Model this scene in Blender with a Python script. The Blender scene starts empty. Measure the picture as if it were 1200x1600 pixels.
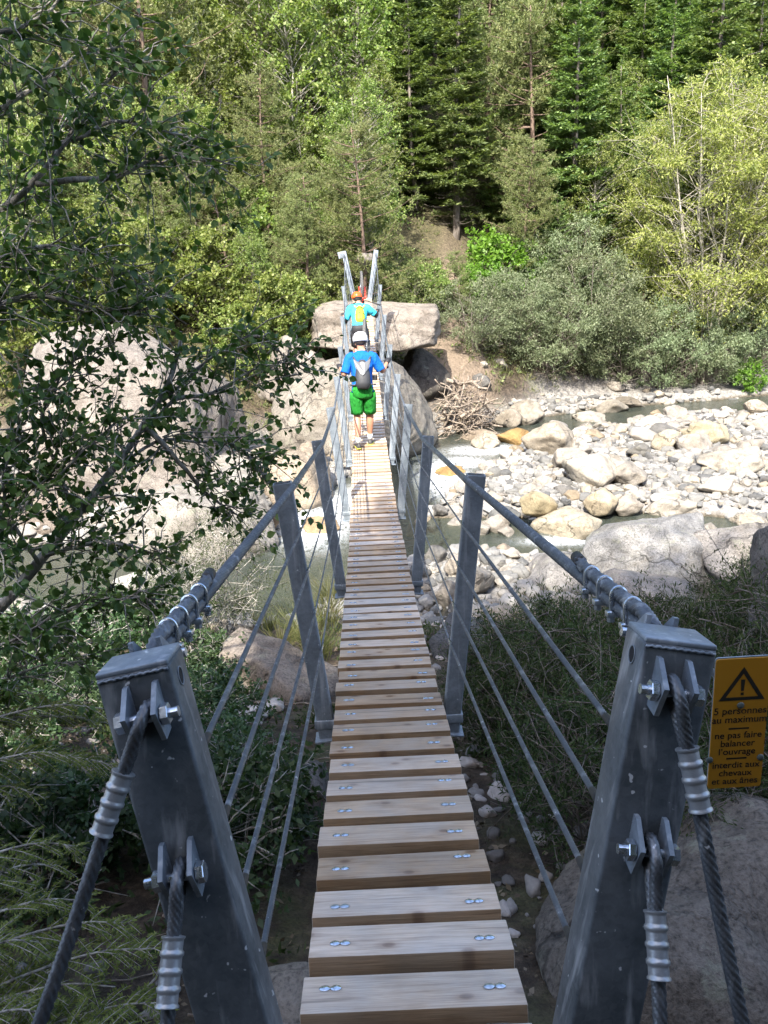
import bpy, bmesh, math, random
import numpy as np
from mathutils import Vector, Matrix, noise as mnoise

R = math.radians
rng = np.random.default_rng(7)
random.seed(7)
sc = bpy.context.scene
COL = sc.collection

# ------------------------------------------------------------------ camera, sky, sun, exposure
PITCH, ROLL, FPX = .3047, .0382, 1300.0
cp, sp_, cr, sr = math.cos(PITCH), math.sin(PITCH), math.cos(ROLL), math.sin(ROLL)
FW = np.array([0, cp, -sp_]); UP0 = np.array([0, sp_, cp]); RT0 = np.array([1.0, 0, 0])
RT = RT0 * cr - UP0 * sr
UP = RT0 * sr + UP0 * cr
cam_d = bpy.data.cameras.new('camera')
cam = bpy.data.objects.new('camera', cam_d); COL.objects.link(cam)
cam.matrix_world = Matrix(((RT[0], UP[0], -FW[0], 0), (RT[1], UP[1], -FW[1], 0), (RT[2], UP[2], -FW[2], 0), (0, 0, 0, 1)))
cam_d.sensor_fit = 'AUTO'; cam_d.sensor_width = 36.0; cam_d.lens = 36.0 * FPX / 1600.0
cam_d.clip_start = .02; cam_d.clip_end = 600
sc.camera = cam

SUN_AZ, SUN_EL = R(15), R(46)          # light travels towards +x sin(az), +y cos(az)
w = bpy.data.worlds.new('World'); sc.world = w; w.use_nodes = True
nt = w.node_tree; nt.nodes.clear()
sky = nt.nodes.new('ShaderNodeTexSky'); sky.sky_type = 'NISHITA'; sky.sun_disc = False
sky.dust_density = 2.0; sky.ozone_density = .3; sky.air_density = .8; sky.sun_elevation = SUN_EL; sky.sun_rotation = math.pi + SUN_AZ
bg = nt.nodes.new('ShaderNodeBackground'); bg.inputs[1].default_value = .15
wo = nt.nodes.new('ShaderNodeOutputWorld')
nt.links.new(sky.outputs[0], bg.inputs[0]); nt.links.new(bg.outputs[0], wo.inputs[0])
sun_d = bpy.data.lights.new('sun', 'SUN'); sun_d.energy = 2.9; sun_d.angle = R(.53); sun_d.color = (1, .95, .86)
sun = bpy.data.objects.new('sun', sun_d); COL.objects.link(sun)
ldir = Vector((math.sin(SUN_AZ) * math.cos(SUN_EL), math.cos(SUN_AZ) * math.cos(SUN_EL), -math.sin(SUN_EL)))
sun.rotation_euler = ldir.to_track_quat('-Z', 'Y').to_euler()
sc.view_settings.view_transform = 'Standard'; sc.view_settings.look = 'None'
sc.view_settings.gamma = 1; sc.view_settings.exposure = 2.3
sc.render.engine = 'CYCLES'
sc.cycles.max_bounces = 6; sc.cycles.diffuse_bounces = 3; sc.cycles.glossy_bounces = 2
sc.cycles.transmission_bounces = 3; sc.cycles.transparent_max_bounces = 6
sc.cycles.caustics_reflective = False; sc.cycles.caustics_refractive = False

def ray(px, py):
    a, b = px - 600.0, py - 800.0
    X = a * cr - b * sr; Y = a * sr + b * cr
    return FW + RT0 * X / FPX - UP0 * Y / FPX
def at(px, py, y):
    d = ray(px, py); return d * (y / d[1])
def on_z(px, py, z):
    d = ray(px, py); return d * (z / d[2])

# ------------------------------------------------------------------ helpers
def new_mesh(name, V, F, mats, midx=None, smooth=True):
    me = bpy.data.meshes.new(name)
    V = np.asarray(V, dtype=np.float32)
    if isinstance(F, np.ndarray):
        n, k = F.shape
        me.vertices.add(len(V)); me.vertices.foreach_set('co', V.ravel())
        me.loops.add(n * k); me.loops.foreach_set('vertex_index', F.astype(np.int32).ravel())
        me.polygons.add(n); me.polygons.foreach_set('loop_start', np.arange(0, n * k, k, dtype=np.int32))
        me.update(calc_edges=True)
    else:
        me.from_pydata([tuple(map(float, v)) for v in V], [], [tuple(int(i) for i in f) for f in F])
    for m in (mats if isinstance(mats, (list, tuple)) else [mats]):
        me.materials.append(m)
    if midx is not None:
        me.polygons.foreach_set('material_index', np.asarray(midx, dtype=np.int32))
    if smooth:
        me.polygons.foreach_set('use_smooth', np.ones(len(me.polygons), dtype=bool))
    me.update()
    return me
def link(name, me, parent=None, loc=None, origin=None):
    if origin is not None:
        me.transform(Matrix.Translation(-Vector(origin)))
    o = bpy.data.objects.new(name, me); COL.objects.link(o)
    if parent is not None: o.parent = parent
    if loc is not None: o.location = loc
    return o
def tag(o, label=None, cat=None, group=None, kind=None):
    if label: o['label'] = label
    if cat: o['category'] = cat
    if group: o['group'] = group
    if kind: o['kind'] = kind
    return o
def empty(name, loc, rz=0.0, label=None, cat=None, group=None):
    o = bpy.data.objects.new(name, None); COL.objects.link(o)
    o.location = loc; o.rotation_euler = (0, 0, rz); o.empty_display_size = .2
    return tag(o, label, cat, group)
def copy_tree(o, parent=None):
    c = o.copy(); COL.objects.link(c); c.parent = parent
    for ch in list(o.children): copy_tree(ch, c)
    return c

class MB:
    """collects shapes for ONE mesh"""
    def __init__(s): s.V = []; s.F = []; s.M = []
    def add(s, V, F, m=0):
        b = len(s.V); s.V.extend([tuple(v) for v in V]); s.F.extend([tuple(i + b for i in f) for f in F]); s.M.extend([m] * len(F))
    def box(s, c, sx, sy, sz, ax=None, bev=0.0, m=0):
        ax = np.eye(3) if ax is None else np.asarray(ax)      # rows: local x, y, z axes
        c = np.asarray(c, float); h = np.array([sx, sy, sz]) / 2
        if bev <= 0:
            L = np.array([[i, j, k] for k in (-1, 1) for j in (-1, 1) for i in (-1, 1)], float) * h
            F = [(0, 2, 3, 1), (4, 5, 7, 6), (0, 1, 5, 4), (2, 6, 7, 3), (0, 4, 6, 2), (1, 3, 7, 5)]
            s.add(c + L @ ax, F, m); return
        bm = bmesh.new(); bmesh.ops.create_cube(bm, size=1)
        for v in bm.verts: v.co = Vector((v.co.x * sx, v.co.y * sy, v.co.z * sz))
        bmesh.ops.bevel(bm, geom=bm.edges[:], offset=bev, segments=2, affect='EDGES', profile=.5)
        bm.verts.index_update()
        L = np.array([v.co[:] for v in bm.verts]); F = [[v.index for v in f.verts] for f in bm.faces]; bm.free()
        s.add(c + L @ ax, F, m)
    def tube(s, P, r, n=8, m=0, cap=True, lobes=0, pitch=.2, amp=.12):
        V, F = tube(P, r, n, cap, lobes, pitch, amp); s.add(V, F, m)
    def prism(s, pts, axis_o, ax, ay, az, th, m=0):
        """polygon pts (2d) in plane ax, ay, extruded by th along az, centred"""
        n = len(pts); V = []
        for sgn in (-.5, .5):
            for (a, b) in pts: V.append(np.asarray(axis_o) + np.asarray(ax) * a + np.asarray(ay) * b + np.asarray(az) * th * sgn)
        F = [tuple(range(n))[::-1], tuple(range(n, 2 * n))] + [(i, (i + 1) % n, n + (i + 1) % n, n + i) for i in range(n)]
        s.add(V, F, m)
    def loft(s, rings, m=0, cap=True):
        n = len(rings[0]); V = [p for r_ in rings for p in r_]; F = []
        for k in range(len(rings) - 1):
            for i in range(n):
                F.append((k * n + i, k * n + (i + 1) % n, (k + 1) * n + (i + 1) % n, (k + 1) * n + i))
        if cap: F += [tuple(range(n))[::-1], tuple((len(rings) - 1) * n + i for i in range(n))]
        s.add(V, F, m)
    def torus(s, c, ax, r, rt, n=32, k=8, m=0, sy=1.0):
        ax = np.asarray(ax, float); ax /= np.linalg.norm(ax)
        u = np.cross(ax, [0, 0, 1.0]); 
        if np.linalg.norm(u) < 1e-3: u = np.array([1.0, 0, 0])
        u /= np.linalg.norm(u); v = np.cross(ax, u); V = []; F = []
        for i in range(n):
            a = 2 * math.pi * i / n; d = u * math.cos(a) + v * math.sin(a)
            for j in range(k):
                b = 2 * math.pi * j / k
                V.append(np.asarray(c) + d * (r + rt * math.cos(b)) + ax * rt * sy * math.sin(b))
        for i in range(n):
            for j in range(k):
                F.append((i * k + j, ((i + 1) % n) * k + j, ((i + 1) % n) * k + (j + 1) % k, i * k + (j + 1) % k))
        s.add(V, F, m)
    def mesh(s, name, mats, smooth=True): return new_mesh(name, s.V, s.F, mats, s.M, smooth)
    def build(s, name, mats, parent=None, origin=None, loc=None, smooth=True, auto=None):
        me = s.mesh(name, mats, smooth)
        if auto is not None: sharp(me, auto)
        return link(name, me, parent, loc, origin)

def sharp(me, deg):
    bm = bmesh.new(); bm.from_mesh(me); bm.normal_update()
    for e in bm.edges:
        if len(e.link_faces) == 2 and e.calc_face_angle(0) > R(deg): e.smooth = False
    bm.to_mesh(me); bm.free()

def tube(P, r, n=8, cap=True, lobes=0, pitch=.2, amp=.12):
    P = np.asarray(P, float); N = len(P)
    r = np.full(N, r, float) if np.isscalar(r) else np.asarray(r, float)
    T = np.gradient(P, axis=0); T /= np.linalg.norm(T, axis=1)[:, None] + 1e-12
    u = np.cross(T[0], [0, 0, 1.0])
    if np.linalg.norm(u) < 1e-3: u = np.cross(T[0], [1.0, 0, 0])
    u /= np.linalg.norm(u)
    s = np.concatenate([[0], np.cumsum(np.linalg.norm(np.diff(P, axis=0), axis=1))])
    ang = np.arange(n) * 2 * math.pi / n; V = np.zeros((N, n, 3))
    for i in range(N):
        u = u - T[i] * np.dot(u, T[i]); u /= np.linalg.norm(u) + 1e-12
        v = np.cross(T[i], u)
        if lobes:
            rr = r[i] * (1 - amp + amp * 1.6 * np.abs(np.cos(.5 * lobes * (ang + 2 * math.pi * s[i] / pitch))))
        else: rr = np.full(n, r[i])
        V[i] = P[i] + np.outer(np.cos(ang) * rr, u) + np.outer(np.sin(ang) * rr, v)
    F = [(i * n + j, i * n + (j + 1) % n, (i + 1) * n + (j + 1) % n, (i + 1) * n + j) for i in range(N - 1) for j in range(n)]
    V = V.reshape(-1, 3)
    if cap: F += [tuple(range(n))[::-1], tuple((N - 1) * n + j for j in range(n))]
    return V, F
def resample(P, step):
    P = np.asarray(P, float); d = np.concatenate([[0], np.cumsum(np.linalg.norm(np.diff(P, axis=0), axis=1))])
    n = max(2, int(d[-1] / step) + 1); t = np.linspace(0, d[-1], n)
    return np.stack([np.interp(t, d, P[:, k]) for k in range(3)], 1)
def smooth_path(P, step):
    """Catmull-Rom through P"""
    P = np.asarray(P, float); Q = np.vstack([2 * P[0] - P[1], P, 2 * P[-1] - P[-2]]); out = []
    for i in range(1, len(Q) - 2):
        n = max(2, int(np.linalg.norm(Q[i + 1] - Q[i]) / step))
        for t in np.linspace(0, 1, n, endpoint=False):
            a, b, c, d = Q[i - 1:i + 3]
            out.append(.5 * (2 * b + (c - a) * t + (2 * a - 5 * b + 4 * c - d) * t * t + (3 * b - a - 3 * c + d) * t ** 3))
    out.append(P[-1]); return np.array(out)
def unit(v):
    v = np.asarray(v, float); return v / (np.linalg.norm(v, axis=-1, keepdims=True) + 1e-9)
def vnoise(x, y, z=0.0, s=1.0): return mnoise.noise(Vector((x * s, y * s, z * s)))

# ------------------------------------------------------------------ materials
class NB:
    def __init__(s, name):
        s.m = bpy.data.materials.new(name); s.m.use_nodes = True; s.t = s.m.node_tree; s.t.nodes.clear()
        s.out = s.n('ShaderNodeOutputMaterial')
    def n(s, ty, **kw):
        nd = s.t.nodes.new(ty)
        for k, v in kw.items(): setattr(nd, k, v)
        return nd
    def l(s, a, b): s.t.links.new(a, b)
    def setin(s, nd, key, v):
        if hasattr(v, 'links'): s.l(v, nd.inputs[key])
        else: nd.inputs[key].default_value = v
    def noise(s, vec=None, scale=5, detail=4, rough=.55, dist=0.0):
        nd = s.n('ShaderNodeTexNoise'); nd.inputs['Scale'].default_value = scale; nd.inputs['Detail'].default_value = detail
        nd.inputs['Roughness'].default_value = rough; nd.inputs['Distortion'].default_value = dist
        if vec is not None: s.l(vec, nd.inputs['Vector'])
        return nd
    def ramp(s, fac, stops):
        nd = s.n('ShaderNodeValToRGB'); e = nd.color_ramp.elements
        while len(e) < len(stops): e.new(.5)
        for i, (p, c) in enumerate(stops):
            e[i].position = p; e[i].color = (c[0], c[1], c[2], 1) if not np.isscalar(c) else (c, c, c, 1)
        s.l(fac, nd.inputs[0]); return nd.outputs[0]
    def mix(s, fac, a, b, mode='MIX'):
        nd = s.n('ShaderNodeMix', data_type='RGBA', blend_type=mode)
        s.setin(nd, 0, fac)
        for k, v in ((6, a), (7, b)):
            if hasattr(v, 'links'): s.l(v, nd.inputs[k])
            else: nd.inputs[k].default_value = (v[0], v[1], v[2], 1)
        return nd.outputs[2]
    def math(s, op, a, b=0.0):
        nd = s.n('ShaderNodeMath', operation=op); s.setin(nd, 0, a); s.setin(nd, 1, b); return nd.outputs[0]
    def bump(s, h, strength=.3, dist=.02):
        nd = s.n('ShaderNodeBump'); nd.inputs['Strength'].default_value = strength; nd.inputs['Distance'].default_value = dist
        s.l(h, nd.inputs['Height']); return nd.outputs[0]
    def principled(s, col, rough=.6, metal=0.0, normal=None, spec=None):
        p = s.n('ShaderNodeBsdfPrincipled')
        if hasattr(col, 'links'): s.l(col, p.inputs['Base Color'])
        else: p.inputs['Base Color'].default_value = (col[0], col[1], col[2], 1)
        s.setin(p, 'Roughness', rough); p.inputs['Metallic'].default_value = metal
        if spec is not None: p.inputs['Specular IOR Level'].default_value = spec
        if normal is not None: s.l(normal, p.inputs['Normal'])
        return p
    def done(s, sh): s.l(sh, s.out.inputs[0]); return s.m

def pos_rand(b):
    """world position shifted by the object's random number"""
    g = b.n('ShaderNodeNewGeometry'); oi = b.n('ShaderNodeObjectInfo')
    a = b.n('ShaderNodeVectorMath', operation='MULTIPLY_ADD')
    b.l(oi.outputs['Random'], a.inputs[0]); a.inputs[1].default_value = (37, 53, 71); b.l(g.outputs['Position'], a.inputs[2])
    return a.outputs[0], oi, g

def mat_plain(name, col, rough=.6, metal=0.0, var=.12, scale=40, bump=.05):
    b = NB(name); tc = b.n('ShaderNodeTexCoord'); n = b.noise(tc.outputs['Object'], scale, 4)
    c = b.mix(b.math('MULTIPLY', n.outputs[0], 1.0), [x * (1 - var) for x in col], [min(1, x * (1 + var)) for x in col])
    return b.done(b.principled(c, rough, metal, b.bump(n.outputs[0], bump, .01)).outputs[0])

def mat_rock(name, speck=.5, lichen=.3):
    b = NB(name); v, oi, g = pos_rand(b)
    big = b.noise(v, .9, 5, .6); mid = b.noise(v, 5, 6, .62); fine = b.noise(v, 42, 3, .7); crk = b.noise(v, 2.2, 5, .5, .6)
    vor = b.n('ShaderNodeTexVoronoi'); vor.inputs['Scale'].default_value = 65; b.l(v, vor.inputs['Vector'])
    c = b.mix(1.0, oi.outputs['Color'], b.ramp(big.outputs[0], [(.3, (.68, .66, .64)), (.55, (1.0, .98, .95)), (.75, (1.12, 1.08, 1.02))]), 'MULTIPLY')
    c = b.mix(1.0, c, b.ramp(mid.outputs[0], [(.28, .62), (.5, .98), (.72, 1.12)]), 'MULTIPLY')
    c = b.mix(speck, c, b.mix(1.0, c, b.ramp(fine.outputs[0], [(.32, .35), (.46, .92), (.68, 1.35)]), 'MULTIPLY'))
    streak = b.ramp(crk.outputs[0], [(.485, 1.0), (.5, .55), (.515, 1.0)])
    c = b.mix(.55, c, b.mix(1.0, c, streak, 'MULTIPLY'))
    wv = b.n('ShaderNodeVectorMath', operation='MULTIPLY_ADD'); b.l(b.noise(v, 1.5, 4).outputs[1], wv.inputs[0]); wv.inputs[1].default_value = (.9, .9, .9); b.l(v, wv.inputs[2])
    vc = b.n('ShaderNodeTexVoronoi', feature='DISTANCE_TO_EDGE'); vc.inputs['Scale'].default_value = .75; b.l(wv.outputs[0], vc.inputs['Vector'])
    crack = b.ramp(vc.outputs['Distance'], [(.004, .35), (.018, 1.0)])
    c = b.mix(b.ramp(b.noise(v, .7, 2).outputs[0], [(.42, 0.0), (.55, .9)]), c, b.mix(1.0, c, crack, 'MULTIPLY'))
    stn = b.noise(v, 1.7, 6, .7, .4); c = b.mix(b.ramp(stn.outputs[0], [(.5, 0.0), (.62, .5)]), c, b.mix(1.0, c, (.62, .58, .52), 'MULTIPLY'))
    lf = b.ramp(b.noise(v, 3.1, 6, .75).outputs[0], [(.56, 0.0), (.66, lichen)])
    c = b.mix(lf, c, (.20, .20, .15))
    h = b.math('ADD', b.math('MULTIPLY', mid.outputs[0], 1.0), b.math('MULTIPLY', fine.outputs[0], .25))
    h = b.math('ADD', h, b.math('MULTIPLY', streak, .35)); h = b.math('ADD', h, b.math('MULTIPLY', crack, .4))
    p = b.principled(c, b.ramp(mid.outputs[0], [(.3, .95), (.7, .75)]), 0, b.bump(h, .75, .05), .3)
    return b.done(p.outputs[0])
M_ROCK = mat_rock('river_stone', .45, .18)
M_BOULDER = mat_rock('lichen_granite', .9, .6)

def mat_leaf(name, cols, trans=.35, rough=.5, objvar=.35, spec=.3):
    """cols: dark..light leaf colours; every leaf its own tone"""
    b = NB(name); g = b.n('ShaderNodeNewGeometry'); oi = b.n('ShaderNodeObjectInfo')
    n = b.noise(g.outputs['Position'], .9, 3)
    f = b.math('ADD', b.math('MULTIPLY', g.outputs['Random Per Island'], .62), b.math('MULTIPLY', n.outputs[0], .38))
    k = len(cols); c = b.ramp(f, [(.12 + .76 * i / (k - 1), cols[i]) for i in range(k)])
    hs = b.n('ShaderNodeHueSaturation'); b.l(c, hs.inputs['Color'])
    b.l(b.math('ADD', b.math('MULTIPLY', oi.outputs['Random'], objvar), 1 - objvar / 2), hs.inputs['Value'])
    b.l(b.math('ADD', b.math('MULTIPLY', oi.outputs['Random'], .035), .485), hs.inputs['Hue'])
    p = b.principled(hs.outputs[0], rough, 0, None, spec)
    t = b.n('ShaderNodeBsdfTranslucent'); b.l(b.mix(1.0, hs.outputs[0], (1.25, 1.35, .6), 'MULTIPLY'), t.inputs[0])
    mx = b.n('ShaderNodeMixShader'); mx.inputs[0].default_value = trans
    b.l(p.outputs[0], mx.inputs[1]); b.l(t.outputs[0], mx.inputs[2])
    return b.done(mx.outputs[0])
M_FIR = mat_leaf('fir_needles', [(.055,.092,.034),(.13,.185,.064),(.25,.31,.11)], .32)
M_PINE = mat_leaf('pine_needles', [(0.085, 0.118, 0.044), (0.165, 0.2, 0.074), (0.27, 0.285, 0.115)], .25)
M_BIRCH = mat_leaf('birch_leaves', [(0.088, 0.135, 0.034), (0.168, 0.218, 0.056), (0.29, 0.32, 0.112)], .4, .45)
M_WILLOW = mat_leaf('willow_leaves', [(0.125, 0.145, 0.036), (0.235, 0.245, 0.066), (0.36, 0.345, 0.12)], .4, .5)
M_GREY = mat_leaf('grey_green_leaves', [(0.075, 0.1, 0.05), (0.155, 0.19, 0.1), (0.26, 0.285, 0.175)], .25, .55)
M_BRIGHT = mat_leaf('bright_green_leaves', [(0.084, 0.156, 0.022), (0.144, 0.252, 0.036), (0.204, 0.324, 0.06)], .45, .45)
M_OLIVE = mat_leaf('olive_undergrowth_leaves', [(0.09, 0.12, 0.042), (0.16, 0.195, 0.07), (0.25, 0.26, 0.115)], .35)
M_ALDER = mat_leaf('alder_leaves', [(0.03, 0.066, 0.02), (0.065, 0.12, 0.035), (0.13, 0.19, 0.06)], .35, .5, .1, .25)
M_YEW = mat_leaf('yew_needles', [(0.055, 0.092, 0.018), (0.115, 0.165, 0.032), (0.2, 0.235, 0.055)], .3)
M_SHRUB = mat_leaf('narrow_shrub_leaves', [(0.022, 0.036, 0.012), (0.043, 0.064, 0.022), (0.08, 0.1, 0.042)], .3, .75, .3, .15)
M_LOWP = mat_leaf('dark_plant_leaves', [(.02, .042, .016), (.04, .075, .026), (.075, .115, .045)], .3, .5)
M_GRASS = mat_leaf('grass_blades', [(0.06, 0.075, 0.024), (0.11, 0.12, 0.042), (0.19, 0.175, 0.085)], .35)
M_DRY = mat_leaf('dry_litter', [(.06, .045, .03), (.12, .09, .055), (.22, .17, .11)], .1)

def mat_bark(name, a, bcol, scale=9):
    b = NB(name); tc = b.n('ShaderNodeTexCoord'); mp = b.n('ShaderNodeMapping'); mp.inputs['Scale'].default_value = (1, 1, .25)
    b.l(tc.outputs['Object'], mp.inputs[0]); n = b.noise(mp.outputs[0], scale, 6, .65)
    c = b.ramp(n.outputs[0], [(.32, a), (.68, bcol)])
    return b.done(b.principled(c, .85, 0, b.bump(n.outputs[0], .6, .03), .2).outputs[0])
M_BARK_FIR = mat_bark('fir_bark', (.07, .055, .045), (.24, .21, .18))
M_BARK_PINE = mat_bark('pine_bark', (.075, .052, .04), (.23, .165, .125))
M_BARK_PALE = mat_bark('pale_bark', (.16, .15, .12), (.46, .42, .35))
M_BARK_ALDER = mat_bark('alder_bark', (.07, .062, .052), (.46, .43, .38), 22)
M_DRIFT = mat_bark('driftwood', (.09, .068, .05), (.33, .275, .22), 14)

def mat_wood(name='larch_plank', tint=None):
    b = NB(name); tc = b.n('ShaderNodeTexCoord'); oi = b.n('ShaderNodeObjectInfo')
    a = b.n('ShaderNodeVectorMath', operation='MULTIPLY_ADD'); b.l(oi.outputs['Random'], a.inputs[0]); a.inputs[1].default_value = (13, 31, 57); b.l(tc.outputs['Object'], a.inputs[2])
    mp = b.n('ShaderNodeMapping'); mp.inputs['Scale'].default_value = (1.1, 11, 14); b.l(a.outputs[0], mp.inputs[0])
    wv = b.noise(mp.outputs[0], 3.0, 6, .62, 1.1)                       # grain stretched along the plank
    mp2 = b.n('ShaderNodeMapping'); mp2.inputs['Scale'].default_value = (2.5, 90, 90); b.l(a.outputs[0], mp2.inputs[0])
    fib = b.noise(mp2.outputs[0], 3.0, 3, .6)
    vo = b.n('ShaderNodeTexVoronoi', voronoi_dimensions='2D'); vo.inputs['Scale'].default_value = 3.6
    mp3 = b.n('ShaderNodeMapping'); mp3.inputs['Scale'].default_value = (1, 1.7, .3); b.l(a.outputs[0], mp3.inputs[0]); b.l(mp3.outputs[0], vo.inputs['Vector'])
    big = b.noise(a.outputs[0], 5, 4)
    c = b.ramp(wv.outputs[0], [(.25, (.34, .225, .135)), (.45, (.50, .36, .235)), (.6, (.57, .43, .295)), (.8, (.44, .31, .195))])
    c = b.mix(1.0, c, b.ramp(fib.outputs[0], [(.3, .78), (.6, 1.06)]), 'MULTIPLY')
    c = b.mix(.5, c, b.mix(1.0, c, b.ramp(big.outputs[0], [(.35, (.62, .62, .64)), (.6, (1.05, 1.02, 1.0))]), 'MULTIPLY'))
    kn = b.ramp(vo.outputs['Distance'], [(.03, (.30, .2, .14)), (.055, (.50, .38, .28)), (.075, (.80, .72, .64)), (.16, (1, 1, 1))])
    c = b.mix(.8, c, b.mix(1.0, c, kn, 'MULTIPLY'))
    gw = b.noise(a.outputs[0], 2.2, 5, .65); c = b.mix(b.ramp(gw.outputs[0], [(.42, 0.0), (.66, .6)]), c, b.mix(1.0, b.ramp(fib.outputs[0], [(.3, (.30, .285, .265)), (.65, (.47, .445, .41))]), (1, 1, 1), 'MULTIPLY'))
    sp2 = b.ramp(b.noise(mp2.outputs[0], .35, 2, .5).outputs[0], [(.30, .45), (.335, 1.0)]); c = b.mix(.7, c, b.mix(1.0, c, sp2, 'MULTIPLY'))
    hs = b.n('ShaderNodeHueSaturation'); b.l(c, hs.inputs['Color'])
    b.l(b.math('ADD', b.math('MULTIPLY', oi.outputs['Random'], .42), .68), hs.inputs['Value'])
    b.l(b.math('ADD', b.math('MULTIPLY', oi.outputs['Random'], -.3), 1.02), hs.inputs['Saturation'])
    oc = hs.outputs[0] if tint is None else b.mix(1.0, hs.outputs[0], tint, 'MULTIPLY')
    h = b.math('ADD', wv.outputs[0], b.math('MULTIPLY', fib.outputs[0], .6))
    return b.done(b.principled(oc, .72, 0, b.bump(h, .35, .006), .25).outputs[0])
M_WOOD = mat_wood(); M_WOODS = mat_wood('unweathered_shaded_larch_edge', (.56, .47, .36))  # side and underside tint: browner unweathered wood plus painted-in shade

def mat_galv(name, lo, hi, rough=.45, metal=.75):
    b = NB(name); v, oi, g = pos_rand(b)
    vo = b.n('ShaderNodeTexVoronoi'); vo.inputs['Scale'].default_value = 90; b.l(v, vo.inputs['Vector'])
    n1 = b.noise(v, 7, 6, .65); n2 = b.noise(v, 160, 2)
    sp = b.n('ShaderNodeSeparateColor'); b.l(vo.outputs['Color'], sp.inputs[0])
    f = b.math('ADD', b.math('MULTIPLY', n1.outputs[0], .75), b.math('MULTIPLY', sp.outputs[0], .07))
    c = b.ramp(f, [(.3, lo), (.75, hi)])
    mp = b.n('ShaderNodeMapping'); mp.inputs['Scale'].default_value = (14, 14, 1.2); mp.inputs['Rotation'].default_value = (0, .5, 0); b.l(v, mp.inputs[0])
    st = b.ramp(b.noise(mp.outputs[0], 2, 4).outputs[0], [(.55, 0.0), (.72, .35)])
    c = b.mix(st, c, (.62, .64, .66))
    sk = b.ramp(b.noise(v, 48, 2).outputs[0], [(.70, 0.0), (.74, .7)])
    c = b.mix(sk, c, (.7, .72, .74))
    r = b.ramp(n1.outputs[0], [(.3, rough + .14), (.7, rough - .1)])
    return b.done(b.principled(c, r, metal, b.bump(b.math('ADD', n2.outputs[0], n1.outputs[0]), .12, .004)).outputs[0])
M_GALV = mat_galv('galvanised_steel', (.12, .142, .165), (.33, .375, .42), .5, .22)
M_GALVT = mat_galv('shaded_galvanised_steel', (.055, .065, .072), (.18, .20, .22), .5, .3)  # near tower bodies: their shade is put into a darker zinc colour
M_CABLE = mat_galv('wire_rope_steel', (.085, .095, .108), (.20, .215, .235), .45, .45)
M_CABLED = mat_galv('shaded_wire_rope', (.07, .076, .085), (.19, .205, .22), .42, .5)  # anchor ropes: their shade is put into a darker steel colour
M_ZINC = mat_galv('bright_zinc', (.45, .5, .56), (.75, .8, .86), .25, .9)
M_FERR = mat_plain('pressed_aluminium', (.30, .315, .33), .35, .5, .2, 90, .1)
M_BLACK = mat_plain('black_rubber', (.02, .02, .02), .6)
M_HOLE = mat_plain('hole_shade_black', (.006, .006, .007), .9)

# ------------------------------------------------------------------ terrain
WZ = -5.6
BX, BAZ, BZ0, BS, BC, BW = .0529, .0184, -1.3009, -.272, .0116, .266
BLEAN, D1, SPN = .1013, 3.7283, 2.849
def deckz(t): return BZ0 + BS * t + BC * t * t
def B(lat, t, z):
    return np.array([BX + lat * math.cos(BAZ) - t * math.sin(BAZ), t * math.cos(BAZ) + lat * math.sin(BAZ), z])

CH1 = np.array([(60, 34), (26, 31), (14, 28.6), (8, 27.6), (3.2, 24.6), (1.2, 21.5), (-.6, 18), (-2.6, 14.8), (-6, 14.4), (-11, 15.5), (-24, 19), (-60, 24)], float)
POOL = np.array([(-1.5, 14.3), (-2.3, 13.7), (-4.2, 13.6)], float)
CH2 = np.array([(40, 13), (14, 14.2), (8.5, 14.6), (5.3, 15.6), (2.6, 15.6), (.4, 15.9), (-1.8, 15.2)], float)
def polydist(X, Y, C):
    D = np.full(X.shape, 1e9)
    for (ax, ay), (bx, by) in zip(C[:-1], C[1:]):
        dx, dy = bx - ax, by - ay; t = np.clip(((X - ax) * dx + (Y - ay) * dy) / (dx * dx + dy * dy), 0, 1)
        D = np.minimum(D, np.hypot(X - ax - t * dx, Y - ay - t * dy))
    return D
def sstep(a, b, x):
    t = np.clip((x - a) / (b - a), 0, 1); return t * t * (3 - 2 * t)
def fnoise(X, Y, s, seed=0):
    """cheap smooth value noise for arrays"""
    r = np.random.default_rng(seed).random((64, 64)); x = X * s; y = Y * s
    xi = np.floor(x).astype(int); yi = np.floor(y).astype(int); fx = x - xi; fy = y - yi
    fx = fx * fx * (3 - 2 * fx); fy = fy * fy * (3 - 2 * fy)
    g = lambda i, j: r[i % 64, j % 64]
    return (g(xi, yi) * (1 - fx) + g(xi + 1, yi) * fx) * (1 - fy) + (g(xi, yi + 1) * (1 - fx) + g(xi + 1, yi + 1) * fx) * fy - .5
def far_line(X): return np.interp(X, [-60, -24, -14, -8, -3, 0, 3, 6, 10, 16, 30, 60], [30, 25, 22.5, 22.5, 24.5, 25.5, 26.5, 29.4, 31, 32, 36, 42])
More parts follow.
